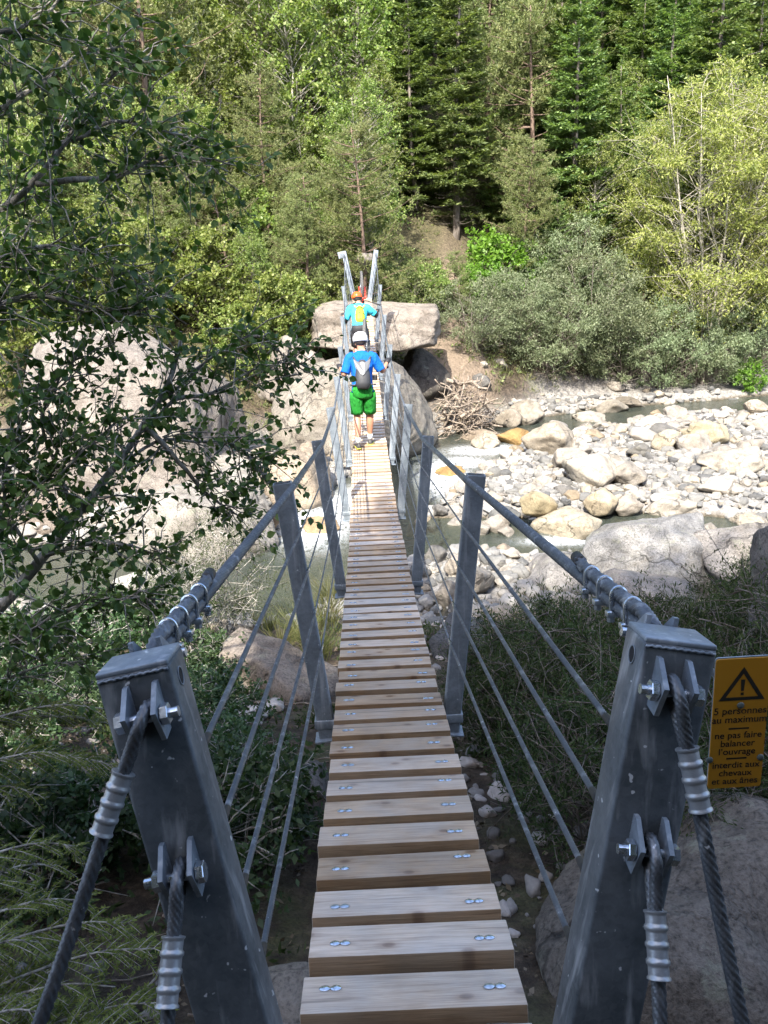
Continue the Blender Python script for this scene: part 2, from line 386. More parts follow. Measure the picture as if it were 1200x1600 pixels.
def height(X, Y):
    X = np.asarray(X, float); Y = np.asarray(Y, float)
    near = np.interp(Y, [-30, -8, -1, 1.0, 2.6, 5, 8, 11, 12.6, 14], [14, 3.5, -1.6, -2.55, -3.0, -3.55, -4.55, -5.3, -5.75, -5.9])  # slope behind the camera raised to cut the rear sky light
    near = near + np.clip(X - 3.0, 0, 8) * .16 * sstep(12, 6, Y) + np.clip(-X - 2.5, 0, 10) * .10 * sstep(11, 5, Y)
    bar = -5.34 + fnoise(X, Y, .35, 3) * .3
    bar = np.where(X < -1.5, bar + .1, bar)
    fl = far_line(X); d = Y - fl
    hill = -5.3 + np.interp(d, [-2, 0, 1.5, 4, 8, 14, 30, 60, 200], [-.3, 0.1, 1.3, 3.0, 5.0, 9.0, 21, 44, 150])
    k = sstep(11.0, 14.0, Y)
    z = near * (1 - k) + bar * k
    k2 = sstep(-1.5, 1.0, d); z = z * (1 - k2) + hill * k2
    c1 = polydist(X, Y, CH1); c2 = polydist(X, Y, CH2)
    wid1 = 1.25 + .35 * fnoise(X, Y, .5, 5)
    z = np.minimum(z, np.maximum(-6.35, WZ - .55 + sstep(wid1 * .6, wid1 * 2.0, c1) * 1.2 + np.maximum(c1 - 2.4, 0) * 1.5))
    z = np.minimum(z, np.maximum(-6.1, WZ - .35 + sstep(.95, 2.0, c2) * .9 + np.maximum(c2 - 1.5, 0) * 1.5))
    c3 = polydist(X, Y, POOL); z = np.minimum(z, np.maximum(-6.3, -6.45 + sstep(.7, 1.9, c3) * 1.1 + np.maximum(c3 - 1.7, 0) * 1.5))
    rough = np.where(d > 1, .9, .35)
    z = z + fnoise(X, Y, .6, 1) * .3 * rough + fnoise(X, Y, 1.7, 2) * .16 * rough + fnoise(X, Y, 4.5, 8) * .06
    # the bank keeps clear of the planks near the start of the bridge
    return z
def hz(x, y): return float(height(np.array([x]), np.array([y]))[0])

def ground_pt(px, py):
    d = ray(px, py); t = np.arange(1.5, 60, .02); P = d[None] * t[:, None]; below = P[:, 2] < height(P[:, 0], P[:, 1])
    return P[int(np.argmax(below))]
def ground():
    xs = np.concatenate([np.linspace(-70, -16, 28, endpoint=False), np.linspace(-16, 18, 171), np.linspace(18, 75, 29)[1:]])
    ys = np.concatenate([np.linspace(-30, 0, 20, endpoint=False), np.linspace(0, 34, 171), np.linspace(34, 130, 49)[1:]])
    X, Y = np.meshgrid(xs, ys); Z = height(X, Y); nx, ny = len(xs), len(ys)
    V = np.stack([X.ravel(), Y.ravel(), Z.ravel()], 1)
    i = np.arange(ny - 1)[:, None] * nx + np.arange(nx - 1)[None, :]
    F = np.stack([i, i + 1, i + 1 + nx, i + nx], -1).reshape(-1, 4)
    b = NB('bank_soil_and_gravel'); g = b.n('ShaderNodeNewGeometry'); v = g.outputs['Position']
    at_ = b.n('ShaderNodeAttribute'); at_.attribute_name = 'zone'; sp = b.n('ShaderNodeSeparateColor'); b.l(at_.outputs['Color'], sp.inputs[0])
    n1 = b.noise(v, 1.3, 6, .6); n2 = b.noise(v, 9, 6, .7); n3 = b.noise(v, 60, 3)
    soil = b.ramp(n2.outputs[0], [(.3, (.025, .019, .014)), (.5, (.055, .041, .029)), (.68, (.12, .09, .064))])
    soil = b.mix(b.ramp(n1.outputs[0], [(.5, 0.0), (.62, .7)]), soil, b.ramp(n3.outputs[0], [(.35, (.045, .05, .02)), (.65, (.10, .105, .045))]))
    vo = b.n('ShaderNodeTexVoronoi'); vo.inputs['Scale'].default_value = 11; b.l(v, vo.inputs['Vector'])
    vo2 = b.n('ShaderNodeTexVoronoi'); vo2.inputs['Scale'].default_value = 28; b.l(v, vo2.inputs['Vector'])
    gs = b.n('ShaderNodeSeparateColor'); b.l(vo.outputs['Color'], gs.inputs[0])
    gs2 = b.n('ShaderNodeSeparateColor'); b.l(vo2.outputs['Color'], gs2.inputs[0])
    gv = b.mix(.5, b.ramp(gs.outputs[0], [(0, (.12, .115, .105)), (.5, (.22, .21, .195)), (1, (.34, .32, .295))]), b.ramp(gs2.outputs[0], [(0, (.11, .105, .10)), (1, (.33, .315, .29))]))
    gv = b.mix(b.ramp(n2.outputs[0], [(.4, 0.0), (.7, .4)]), gv, (.23, .205, .175))
    dirt = b.ramp(n2.outputs[0], [(.3, (.10, .077, .056)), (.7, (.24, .185, .135))])
    c = b.mix(sp.outputs[0], soil, gv); c = b.mix(sp.outputs[1], c, dirt)
    sx = b.n('ShaderNodeSeparateXYZ'); b.l(v, sx.inputs[0]); mr = b.n('ShaderNodeMapRange'); mr.inputs[1].default_value = WZ + .02; mr.inputs[2].default_value = WZ + .12; b.l(sx.outputs[2], mr.inputs[0])
    c = b.mix(mr.outputs[0], b.mix(1.0, c, (.42, .37, .29), 'MULTIPLY'), c)
    litter = b.ramp(n2.outputs[0], [(.3, (.03, .03, .016)), (.52, (.075, .066, .036)), (.7, (.14, .125, .06))])
    c = b.mix(sp.outputs[2], c, litter)
    h = b.math('ADD', b.math('MULTIPLY', vo.outputs['Distance'], -.6), b.math('ADD', n2.outputs[0], b.math('MULTIPLY', n3.outputs[0], .4)))
    m = b.done(b.principled(c, .9, 0, b.bump(h, .8, .06), .2).outputs[0])
    me = new_mesh('ground', V, F, m)
    a = me.color_attributes.new('zone', 'FLOAT_COLOR', 'POINT')
    fl = far_line(X); d = Y - fl
    gr = sstep(10.8, 13.0, Y + fnoise(X, Y, .8, 11) * 2) * (1 - sstep(-.5, 1.2, d + fnoise(X, Y, .7, 12)))
    path = np.exp(-((X - (2.6 + .10 * (Y - 29))) / .9) ** 2) * sstep(26.5, 28, Y) * sstep(40, 32, Y) + .8 * sstep(.60, .8, fnoise(X, Y, .35, 20) + .5) * sstep(0, 1, d)
    fo = sstep(.5, 2.5, d) * (1 - np.clip(path, 0, 1))
    C = np.stack([gr, np.clip(path, 0, 1), fo, np.ones_like(gr)], -1).reshape(-1, 4).astype(np.float32)
    a.data.foreach_set('color', C.ravel())
    tag(link('ground', me), kind='structure')
ground()

def water():
    xs = np.linspace(-40, 40, 320); ys = np.linspace(10.5, 36, 160)
    X, Y = np.meshgrid(xs, ys); nx, ny = len(xs), len(ys)
    c1 = polydist(X, Y, CH1); c2 = polydist(X, Y, CH2)
    foam = np.zeros_like(X)
    for (fx, fy, rx, ry, a) in ((-1.5, 17.0, .55, 1.1, 1.0), (-.7, 18.6, .5, 1.0, .8), (3.0, 23.4, .9, .5, .7), (1.6, 20.6, .5, 1.6, .75), (3.6, 15.5, .7, .25, .6), (2.1, 22.0, .7, .6, .55), (5.0, 15.3, .6, .3, .35)):
        foam = np.maximum(foam, a * np.exp(-((X - fx) / rx) ** 2 - ((Y - fy) / ry) ** 2))
    Z = np.full_like(X, WZ) + fnoise(X, Y, 2.2, 30) * .03 + foam * fnoise(X, Y, 3.7, 31) * .22
    V = np.stack([X.ravel(), Y.ravel(), Z.ravel()], 1)
    i = np.arange(ny - 1)[:, None] * nx + np.arange(nx - 1)[None, :]
    F = np.stack([i, i + 1, i + 1 + nx, i + nx], -1).reshape(-1, 4)
    b = NB('river_water'); g = b.n('ShaderNodeNewGeometry'); v = g.outputs['Position']
    n1 = b.noise(v, 3.5, 4, .6, .6); n2 = b.noise(v, 14, 3)
    nrm = b.bump(b.math('ADD', n1.outputs[0], b.math('MULTIPLY', n2.outputs[0], .35)), .35, .06)
    tr = b.n('ShaderNodeBsdfTransparent'); tr.inputs[0].default_value = (.62, .62, .52, 1)
    df = b.n('ShaderNodeBsdfDiffuse'); df.inputs[0].default_value = (.10, .118, .095, 1)
    m1 = b.n('ShaderNodeMixShader'); m1.inputs[0].default_value = .36; b.l(tr.outputs[0], m1.inputs[1]); b.l(df.outputs[0], m1.inputs[2])
    gl = b.n('ShaderNodeBsdfGlossy'); gl.inputs['Roughness'].default_value = .06; b.l(nrm, gl.inputs['Normal'])
    fr = b.n('ShaderNodeFresnel'); fr.inputs[0].default_value = 1.33; b.l(nrm, fr.inputs['Normal'])
    m2 = b.n('ShaderNodeMixShader'); b.l(fr.outputs[0], m2.inputs[0]); b.l(m1.outputs[0], m2.inputs[1]); b.l(gl.outputs[0], m2.inputs[2])
    at_ = b.n('ShaderNodeAttribute'); at_.attribute_name = 'foam'
    mp = b.n('ShaderNodeMapping'); mp.inputs['Scale'].default_value = (2.2, 1, 1); b.l(v, mp.inputs[0])
    ff = b.math('MULTIPLY', at_.outputs['Fac'], b.ramp(b.noise(mp.outputs[0], 6, 6, .7).outputs[0], [(.34, 0.0), (.55, 1.4)]))
    fo = b.principled((.85, .88, .9), .6)
    m3 = b.n('ShaderNodeMixShader'); b.l(b.math('MINIMUM', ff, 1.0), m3.inputs[0]); b.l(m2.outputs[0], m3.inputs[1]); b.l(fo.outputs[0], m3.inputs[2])
    me = new_mesh('river_water', V, F, b.done(m3.outputs[0]))
    a = me.attributes.new('foam', 'FLOAT', 'POINT'); a.data.foreach_set('value', foam.ravel().astype(np.float32))
    tag(link('river_water', me), kind='structure')
water()

# ------------------------------------------------------------------ rocks
def rock_mesh(name, seed, sub=4, cuts=14, soft=14, rough=.06, flat=.0, mat=M_ROCK, det=.02, planes=None):
    r = np.random.default_rng(seed); bm = bmesh.new(); bmesh.ops.create_icosphere(bm, subdivisions=sub, radius=1)
    P = np.array([v.co[:] for v in bm.verts]); P = unit(P)
    N = unit(r.normal(size=(cuts, 3))); D = r.uniform(.62, 1.0, cuts)
    if flat: N = np.vstack([N, [[0, 0, 1.0], [0, 0, -1]]]); D = np.concatenate([D, [flat, flat]])
    if planes is not None: N = np.vstack([unit(np.array([p[:3] for p in planes])), N[:4]]); D = np.concatenate([[p[3] for p in planes], D[:4] + .12])
    c = P @ N.T; q = np.where(c > .05, c / D, 0)
    rad = 1 / np.maximum((np.maximum(q, 0) ** soft).sum(1) ** (1 / soft), .75)
    off = Vector(r.uniform(-50, 50, 3))
    for i, v in enumerate(bm.verts):
        d = Vector(P[i]); k = rad[i] * (1 + rough * 2.2 * mnoise.noise(d * 1.6 + off) + rough * mnoise.noise(d * 4 + off) + det * mnoise.noise(d * 11 + off) + det * .6 * mnoise.noise(d * 24 + off))
        v.co = d * k
    me = bpy.data.meshes.new(name); bm.to_mesh(me); bm.free()
    co = np.zeros(len(me.vertices) * 3, np.float32); me.vertices.foreach_get('co', co); co = co.reshape(-1, 3)
    lo, hi = co.min(0), co.max(0); co = (co - (lo + hi) / 2) / ((hi - lo) / 2)          # fills a -1..1 box
    me.vertices.foreach_set('co', co.ravel()); me.materials.append(mat)
    me.polygons.foreach_set('use_smooth', np.ones(len(me.polygons), bool)); me.update()
    return me
ROUND = [rock_mesh('rounded_stone', 100 + i, 4, 12, 16, .06) for i in range(4)]
ANG = [rock_mesh('angular_stone', 200 + i, 4, 15, 30, .05) for i in range(6)]
TINY = [rock_mesh('small_stone', 300 + i, 3, 13, 30, .06) for i in range(5)]

def put_rock(me, c, half, rz=0, tilt=(0, 0), col=(.42, .40, .37), label=None, group=None, name='river_rock', cat='rock'):
    o = bpy.data.objects.new(name, me); COL.objects.link(o)
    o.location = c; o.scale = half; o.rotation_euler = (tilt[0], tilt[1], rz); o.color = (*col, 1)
    tag(o, label, cat, group); return o
def boulder(seed, c, half, col, label, cuts=12, soft=16, rough=.05, flat=0.0, rz=0, tilt=(0, 0), sub=5, mat=M_BOULDER, group=None, name='boulder', det=.018, planes=None):
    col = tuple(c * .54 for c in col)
    return put_rock(rock_mesh(name, seed, sub, cuts, soft, rough, flat, mat, det, planes), c, half, rz, tilt, col, label, group, name, 'boulder')

GRANITE = (.40, .355, .31)
boulder(11, (-6.35, 20.6, -3.95), (2.95, 2.2, 2.45), (.335, .30, .27), 'huge pale granite boulder on the left bank behind the leaning branches', 11, 14, .045, sub=6, planes=[(.97, -.2, .12, .82), (.62, -.1, .78, .86), (-.05, -.25, .96, .80), (-.1, -.93, .36, .78), (-.75, -.4, .55, .80), (-.95, -.2, .1, .9), (0, 0, -1, .8), (.5, -.8, .2, .86)])
boulder(12, (-.85, 23.6, -4.5), (2.5, 2.1, 1.72), (.35, .32, .275), 'great rounded tan boulder under the far half of the footbridge', 5, 9, .03, sub=6, planes=[(.86, -.5, .05, .92), (.62, -.42, .66, .90), (.05, -.1, 1, .92), (0, -1, .25, .86), (-.55, -.2, .8, .78), (-1, -.1, .1, .95), (0, 0, -1, .9), (.6, -.5, -.6, .9)])
boulder(13, (-.12, 26.3, -2.35), (2.14, 1.4, .82), (.40, .35, .30), 'long flat capstone boulder carrying the far end of the footbridge', 9, 40, .05, sub=6, rz=-.04, tilt=(0, .05), planes=[(.03, -.10, 1, .58), (-.06, -.15, -1, .58), (0, -1, .10, .72), (1, -.08, .05, .86), (-1, -.15, .12, .84), (-.5, -.1, .75, .80), (.35, -.2, -.9, .70), (0, 1, 0, .8)])
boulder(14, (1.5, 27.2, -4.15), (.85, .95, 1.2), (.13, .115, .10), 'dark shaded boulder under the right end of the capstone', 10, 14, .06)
boulder(15, (-2.6, 25.7, -3.6), (1.2, 1.0, 1.3), (.37, .33, .29), 'weathered boulder wedged under the left end of the capstone', 10, 12, .06)
boulder(16, (-3.75, 15.95, -5.2), (1.55, 1.15, 1.1), (.40, .375, .34), 'smooth pale boulder at the edge of the green pool', 9, 12, .04, sub=6, rz=.25)
boulder(17, (-7.3, 17.6, -5.35), (1.6, 1.1, 1.1), (.30, .255, .215), 'brown cracked boulder at the foot of the huge granite boulder', 13, 24, .06)
boulder(18, (-2.05, 19.1, -5.25), (.85, .9, .85), (.46, .385, .30), 'rounded tan boulder beside the white water left of the bridge', 8, 8, .04)
boulder(19, (-3.6, 20.0, -5.2), (.75, .7, .55), (.47, .44, .40), 'pale boulder between the tan boulder and the huge granite one', 12, 20, .05)
boulder(20, (-4.6, 14.1, -5.7), (.85, .5, .4), (.55, .53, .49), 'white flat rock at the waterline under the leaning branches', 11, 18, .04)
boulder(21, (-2.7, 17.0, -5.5), (.5, .4, .35), (.40, .29, .19), 'wet tan rock at the foot of the white water', 9, 10, .04, mat=M_ROCK)
boulder(22, (4.5, 13.0, -5.25), (1.25, 1.0, .85), (.36, .355, .345), 'big cracked grey slab boulder on the near shore', 10, 40, .045, sub=6, rz=.3, planes=[(-.45, -.5, .74, .7), (.3, -.35, .9, .72), (-.8, -.5, .3, .75), (.85, -.4, .3, .8), (0, .3, .95, .8), (.2, -.95, .2, .8)])
boulder(23, (5.9, 12.6, -5.2), (.95, .85, .75), (.36, .335, .31), 'grey boulder behind the bush right of the cracked slab boulder', 11, 30, .04, rz=1.1)
boulder(24, (2.9, 13.0, -5.45), (.62, .55, .5), (.33, .315, .30), 'squat grey boulder left of the cracked slab boulder', 10, 22, .04)
boulder(25, (3.7, 11.3, -5.1), (1.0, .7, .45), (.34, .31, .28), 'low buff rock ledge rising out of the near shore bushes', 12, 30, .05)
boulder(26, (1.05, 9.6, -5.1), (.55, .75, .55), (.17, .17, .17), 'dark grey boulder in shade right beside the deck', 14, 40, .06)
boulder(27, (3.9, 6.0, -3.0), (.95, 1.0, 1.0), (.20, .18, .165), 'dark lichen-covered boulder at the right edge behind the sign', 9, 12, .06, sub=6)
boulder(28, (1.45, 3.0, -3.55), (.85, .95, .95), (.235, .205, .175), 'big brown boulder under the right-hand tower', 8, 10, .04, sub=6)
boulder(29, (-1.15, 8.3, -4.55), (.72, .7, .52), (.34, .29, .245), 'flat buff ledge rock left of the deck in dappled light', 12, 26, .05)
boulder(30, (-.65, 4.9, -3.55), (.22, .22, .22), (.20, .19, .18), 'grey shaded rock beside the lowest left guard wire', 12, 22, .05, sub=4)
c = ground_pt(88, 1305); boulder(31, (c[0], c[1], c[2] + .1), (.24, .22, .22), (.62, .50, .43), 'pinkish sunlit rock low on the left bank', 10, 24, .06, sub=5)
c = ground_pt(122, 1240); boulder(32, (c[0], c[1], c[2] + .06), (.22, .24, .17), (.60, .50, .42), 'smaller pinkish rock above the first one on the left bank', 10, 24, .06, sub=5)
for i in range(13):
    c = ground_pt(375 + random.uniform(-45, 55), 1135 + random.uniform(-28, 34)); q = random.uniform(.05, .12)
    put_rock(ANG[i % 6], (c[0], c[1], c[2] + q * .4), (q * 1.2, q, q * .8), random.uniform(0, 6), (0, 0), (.42, .39, .36), 'pale stone in the little heap below the ledge rock', 'pale stones below the ledge rock')
boulder(33, (-.3, 28.6, -.30), (.28, .35, .24), (.38, .34, .31), 'boulder lying on the far slope between the two far towers', 10, 14, .05, sub=4)
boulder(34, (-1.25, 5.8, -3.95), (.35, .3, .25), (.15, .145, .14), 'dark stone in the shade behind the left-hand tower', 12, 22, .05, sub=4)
boulder(35, (-.5, 2.6, -3.0), (.35, .3, .2), (.30, .27, .235), 'rough grey rock below the first planks', 12, 22, .05, sub=4)

# larger rocks of the gravel bar, each with a look of its own: (px, py of its foot, width px, height px, colour, mesh, label)
BIG = [
 (862, 716, 84, 62, (.50, .46, .40), 'R', 'largest rounded cream boulder at the upstream edge of the gravel bar'),
 (1112, 698, 66, 44, (.52, .48, .36), 'R', 'yellowish domed boulder on the far right of the gravel bar'),
 (1043, 704, 44, 36, (.52, .48, .40), 'A', 'cream block standing just left of the yellowish domed boulder'),
 (845, 808, 60, 42, (.52, .46, .32), 'A', 'yellow ochre angular rock in the middle of the gravel bar'),
 (930, 764, 88, 58, (.56, .54, .50), 'A', 'broad white rock right of the cream boulder'),
 (898, 736, 60, 40, (.50, .47, .44), 'A', 'tilted pinkish white slab in front of the cream boulder'),
 (822, 668, 58, 46, (.40, .375, .34), 'R', 'grey boulder below the driftwood heap at the water'),
 (795, 672, 46, 36, (.38, .35, .31), 'A', 'cracked tan rock leaning on the grey boulder below the driftwood'),
 (752, 694, 56, 24, (.36, .31, .26), 'A', 'low brown rock in the stream under the driftwood'),
 (806, 700, 58, 32, (.42, .28, .12), 'R', 'wet orange-brown rock at the riffle'),
 (705, 748, 44, 20, (.44, .30, .13), 'R', 'wet ochre rock in the stream right of the deck'),
 (790, 824, 50, 36, (.21, .225, .24), 'A', 'dark slate-blue rock left of the ochre rock'),
 (962, 650, 50, 26, (.43, .41, .37), 'A', 'pale rock across the channel under the grey-green bushes'),
 (925, 664, 50, 22, (.47, .45, .42), 'R', 'flat pale rock at the bend of the far channel'),
 (988, 642, 46, 22, (.26, .24, .21), 'A', 'dark rock half under the grey-green bushes by the channel'),
 (892, 850, 110, 52, (.54, .50, .42), 'A', 'wide white rock with a wet yellow foot in the near channel'),
 (785, 880, 40, 32, (.34, .30, .26), 'R', 'brownish rock standing in the near channel'),
 (1180, 830, 56, 28, (.50, .47, .42), 'R', 'cream rock in the near channel at the right edge'),
 (1062, 842, 80, 20, (.54, .52, .47), 'A', 'low white slab along the near channel'),
 (990, 762, 60, 40, (.42, .40, .375), 'A', 'grey block right of the broad white rock'),
 (985, 806, 46, 36, (.40, .375, .35), 'R', 'grey rounded rock above the wide white rock'),
 (942, 806, 54, 42, (.52, .46, .36), 'A', 'buff angular rock next to the grey rounded one'),
 (1055, 812, 90, 42, (.54, .52, .49), 'A', 'long white boulder on the lower right of the gravel bar'),
 (1150, 742, 96, 40, (.52, .50, .46), 'A', 'wide flat cream rock on the right of the gravel bar'),
 (905, 668 + 44, 40, 30, (.44, .43, .42), 'A', 'light grey rock behind the tilted pinkish slab'),
 (1000, 715, 38, 24, (.25, .255, .26), 'A', 'dark grey stone among white cobbles near the bar top'),
 (760, 706, 44, 30, (.46, .43, .38), 'R', 'cream stone at the tail of the riffle'),
 (745, 930, 62, 48, (.44, .42, .39), 'A', 'pale block on the near shore right of the deck'),
 (715, 900, 44, 36, (.48, .45, .42), 'A', 'white block on the near shore beside the second right post'),
 (700, 950, 40, 46, (.32, .30, .285), 'R', 'grey stone on the near shore closest to the deck'),
 (500, 838, 62, 30, (.43, .33, .22), 'R', 'tan rock washed by the white water left of the deck'),
 (445, 745, 50, 34, (.54, .53, .51), 'A', 'bright white rock left of the tan boulder'),
 (487, 722, 52, 34, (.47, .42, .36), 'R', 'pinkish rock at the foot of the great boulder'),
 (405, 728, 46, 30, (.50, .46, .42), 'A', 'cream rock near the tip of the leaf branches'),
]
for i, (px, py, wp, hp, col, kind, lab) in enumerate(BIG):
    z0 = WZ - .05 if py > 650 else WZ
    p = on_z(px, py, z0); p = np.array([p[0], p[1], max(hz(p[0], p[1]), WZ - .1)])
    p = on_z(px, py, p[2]); dep = p @ FW; wv = wp * dep / FPX / 2; hv = hp * dep / FPX / 2
    me = (ROUND if kind == 'R' else ANG)[i % (4 if kind == 'R' else 6)]
    hv2 = max(hv * 1.02, .35 * wv)
    put_rock(me, (p[0], p[1] + wv * .6, p[2] + hv2 * .75), (wv * 1.03, wv * .85, hv2), random.choice([0, .3, -.3, 3.1, 2.9]), (random.uniform(-.12, .12), random.uniform(-.1, .1)), tuple(c * k_ for c, k_ in zip(col, (.55, .525, .48))), lab, 'large rocks of the river bed')

# the other rocks of the river bed, one by one; what cannot be told apart shares a label inside its group
placed = [(float(o.location.x), float(o.location.y), float(max(o.scale.x, o.scale.y))) for o in COL.objects if o.name.startswith(('river_rock', 'boulder'))]
def free(x, y, r, k=.72):
    for (a, b_, c) in placed:
        if (a - x) ** 2 + (b_ - y) ** 2 < (k * (r + c)) ** 2: return False
    return True
ZONES = [  # name of the place, x range, y range, how many, sizes
 ('on the gravel bar', (2.0, 13.5), (16.3, 26.6), 136, (.15, .52)),
 ('on the near shore right of the deck', (.6, 3.6), (10.2, 15.0), 42, (.10, .30)),
 ('under the middle of the deck', (-2.0, 2.2), (16.0, 22.0), 28, (.14, .36)),
 ('on the left bank by the pool', (-9.5, -2.2), (12.6, 21.5), 26, (.14, .45)),
 ('standing in the near channel', (1.6, 9.0), (14.4, 16.6), 14, (.18, .42)),
 ('at the foot of the far bank', (3.0, 13.0), (26.5, 30.6), 18, (.14, .40)),
]
TONES = [('white', (.56, .545, .515)), ('cream', (.53, .49, .42)), ('light grey', (.45, .44, .42)), ('light grey', (.42, .405, .38)), ('buff', (.46, .395, .30)), ('dark grey', (.24, .245, .25))]
TW = [.24, .18, .2, .16, .09, .13]
for (zn, xr, yr, num, sr_) in ZONES:
    k = tries = 0
    while k < num and tries < 6000:
        tries += 1
        x = random.uniform(*xr); y = random.uniform(*yr); r_ = sr_[0] + (sr_[1] - sr_[0]) * random.random() ** 1.7
        z = hz(x, y)
        if 'channel' in zn: z = WZ - .02
        if z < WZ - .28 or not free(x, y, r_): continue
        if 'gravel' in zn and float(polydist(np.array([x]), np.array([y]), CH1)[0]) < 1.0: continue
        placed.append((x, y, r_)); k += 1
        tn, tc = random.choices(TONES, TW)[0]; j = random.uniform(.9, 1.1)
        size = 'small' if r_ < sr_[0] + .1 else 'mid-sized'
        me = random.choice(ANG + ROUND[:2]); hh = r_ * random.uniform(.5, .8)
        put_rock(me, (x, y, z + hh * .32), (r_ * random.uniform(.85, 1.2), r_ * random.uniform(.75, 1.0), hh), random.uniform(0, 6.28), (random.uniform(-.2, .2), random.uniform(-.2, .2)),
                 tuple(c * j * k_ for c, k_ in zip(tc, (.53, .50, .46))), f'{size} {tn} rock lying {zn}', f'{size} {tn} rocks {zn}')

def pebbles(name, num, xr, yr, sr_, ok, mats, seed):
    r = np.random.default_rng(seed); Vs = []; Fs = []; n0 = 0
    base = []
    for me in TINY if num < 3000 else TINY:
        co = np.zeros(len(me.vertices) * 3, np.float32); me.vertices.foreach_get('co', co)
        base.append((co.reshape(-1, 3), np.array([p.vertices[:] for p in me.polygons])))
    X = r.uniform(*xr, num * 3); Y = r.uniform(*yr, num * 3); Z = height(X, Y); msk = ok(X, Y, Z); X, Y, Z = X[msk][:num], Y[msk][:num], Z[msk][:num]
    for x, y, z in zip(X, Y, Z):
        co, F = base[r.integers(len(base))]; s = sr_[0] + (sr_[1] - sr_[0]) * r.random() ** 2.4
        a = r.uniform(0, 6.28); c_, s_ = math.cos(a), math.sin(a); P = co * np.array([s, s * r.uniform(.6, 1), s * r.uniform(.45, .8)])
        P = np.stack([P[:, 0] * c_ - P[:, 1] * s_, P[:, 0] * s_ + P[:, 1] * c_, P[:, 2]], 1) + [x, y, z + s * .2]
        Vs.append(P); Fs.append(F + n0); n0 += len(P)
    return link(name, new_mesh(name, np.vstack(Vs), np.vstack(Fs), mats))
def mat_pebble(name, stops):
    b = NB(name); g = b.n('ShaderNodeNewGeometry'); n = b.noise(g.outputs['Position'], 30, 4)
    c = b.mix(1.0, b.ramp(g.outputs['Random Per Island'], stops), b.ramp(n.outputs[0], [(.3, .75), (.7, 1.1)]), 'MULTIPLY')
    return b.done(b.principled(c, .85, 0, b.bump(n.outputs[0], .5, .01), .25).outputs[0])
M_PEB = mat_pebble('mixed_cobbles', [(0, (.075, .074, .072)), (.25, (.15, .146, .135)), (.5, (.21, .20, .183)), (.8, (.28, .268, .245)), (1, (.22, .185, .135))])
M_PEBD = mat_pebble('dull_bank_stones', [(0, (.12, .11, .10)), (.6, (.26, .235, .21)), (1, (.42, .37, .33))])
o = pebbles('gravel', 7500, (-9, 14), (11.6, 30), (.04, .20), lambda X, Y, Z: (Z > WZ - .12) & (Y < far_line(X) + .2), M_PEB, 41)
tag(o, 'loose cobbles and gravel between the rocks of the river bed', 'gravel', kind='stuff')
o = pebbles('bank_gravel', 1500, (-5, 5), (1.8, 12.4), (.012, .085), lambda X, Y, Z: fnoise(X, Y, .9, 77) > .0, M_PEBD, 42)
tag(o, 'small stones strewn over the shaded near bank', 'gravel', kind='stuff')

# ------------------------------------------------------------------ the footbridge
DECK0, DECK1, PITCHP = 1.37, 23.75, .195
br_o = B(0, 1.2, deckz(1.2))
bridge = empty('suspension_bridge', br_o, 0, 'narrow plank footbridge on steel cables with galvanised posts, crossing the stony river', 'footbridge')
EX = np.array([math.cos(BAZ), math.sin(BAZ), 0]); EY = np.array([-math.sin(BAZ), math.cos(BAZ), 0]); EZ = np.array([0, 0, 1.0])

def plank_mesh(k):
    r = np.random.default_rng(500 + k); mb = MB(); L = 2 * BW
    bm = bmesh.new(); bmesh.ops.create_grid(bm, x_segments=14, y_segments=3, size=.5)
    me0 = MB(); me0.box((0, 0, -.005), L, .138, .055, bev=.0035)
    V = np.array(me0.V); ph = r.uniform(0, 9)
    V[:, 2] += .0015 * np.sin(V[:, 0] * 9 + ph); V[:, 1] += .002 * np.sin(V[:, 0] * 6 + ph * 2)
    mb.add(V, me0.F); bm.free()
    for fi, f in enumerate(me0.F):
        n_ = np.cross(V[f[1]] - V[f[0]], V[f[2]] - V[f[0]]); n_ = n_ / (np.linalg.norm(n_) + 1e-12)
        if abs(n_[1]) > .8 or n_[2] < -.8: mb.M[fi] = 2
    for s in (-1, 1):
        yb = r.uniform(-.03, .015); xb = s * (BW - .075) + r.uniform(-.008, .008)
        for d in (-.0135, .0135):                                     # two round bolt heads side by side
            rings = [[(xb + d + rr * math.cos(a), yb + rr * .8 * math.sin(a) + r.uniform(-.0003, .0003), .0225 + h) for a in np.linspace(0, 2 * math.pi, 14, endpoint=False)] for rr, h in ((.0142, -.0005), (.0138, .002), (.010, .0042), (.004, .0052))]
            mb.loft(rings, 1)
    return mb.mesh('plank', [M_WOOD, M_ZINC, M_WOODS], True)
PL = [plank_mesh(k) for k in range(8)]
for me in PL: sharp(me, 35)
ts = np.arange(DECK0, DECK1, PITCHP); far_b = MB()
for i, t in enumerate(ts):
    sl = math.atan(BS + 2 * BC * t); c = B(random.uniform(-.006, .006), t + random.uniform(-.006, .006), deckz(t) - .0225 + random.uniform(-.0025, .0025))
    me = PL[(i * 5 + i // 8) % 8]; flip = math.pi if (i * 7) % 3 == 1 else 0
    m = Matrix.Translation(Vector(c - br_o)) @ Matrix.Rotation(BAZ + random.uniform(-.012, .012), 4, 'Z') @ Matrix.Rotation(sl, 4, 'X') @ Matrix.Rotation(random.uniform(-.006, .006), 4, 'Y') @ Matrix.Rotation(flip, 4, 'Z')
    if i < 99:
        p = bpy.data.objects.new('plank', me); COL.objects.link(p); p.parent = bridge; p.matrix_local = m
    else:
        far_b.add([(m @ v.co)[:] for v in me.vertices], [tuple(f.vertices) for f in me.polygons], 0)
tag(far_b.build('plank_run', [M_WOOD], bridge, smooth=False), 'the last planks at the far end of the deck', kind='stuff')

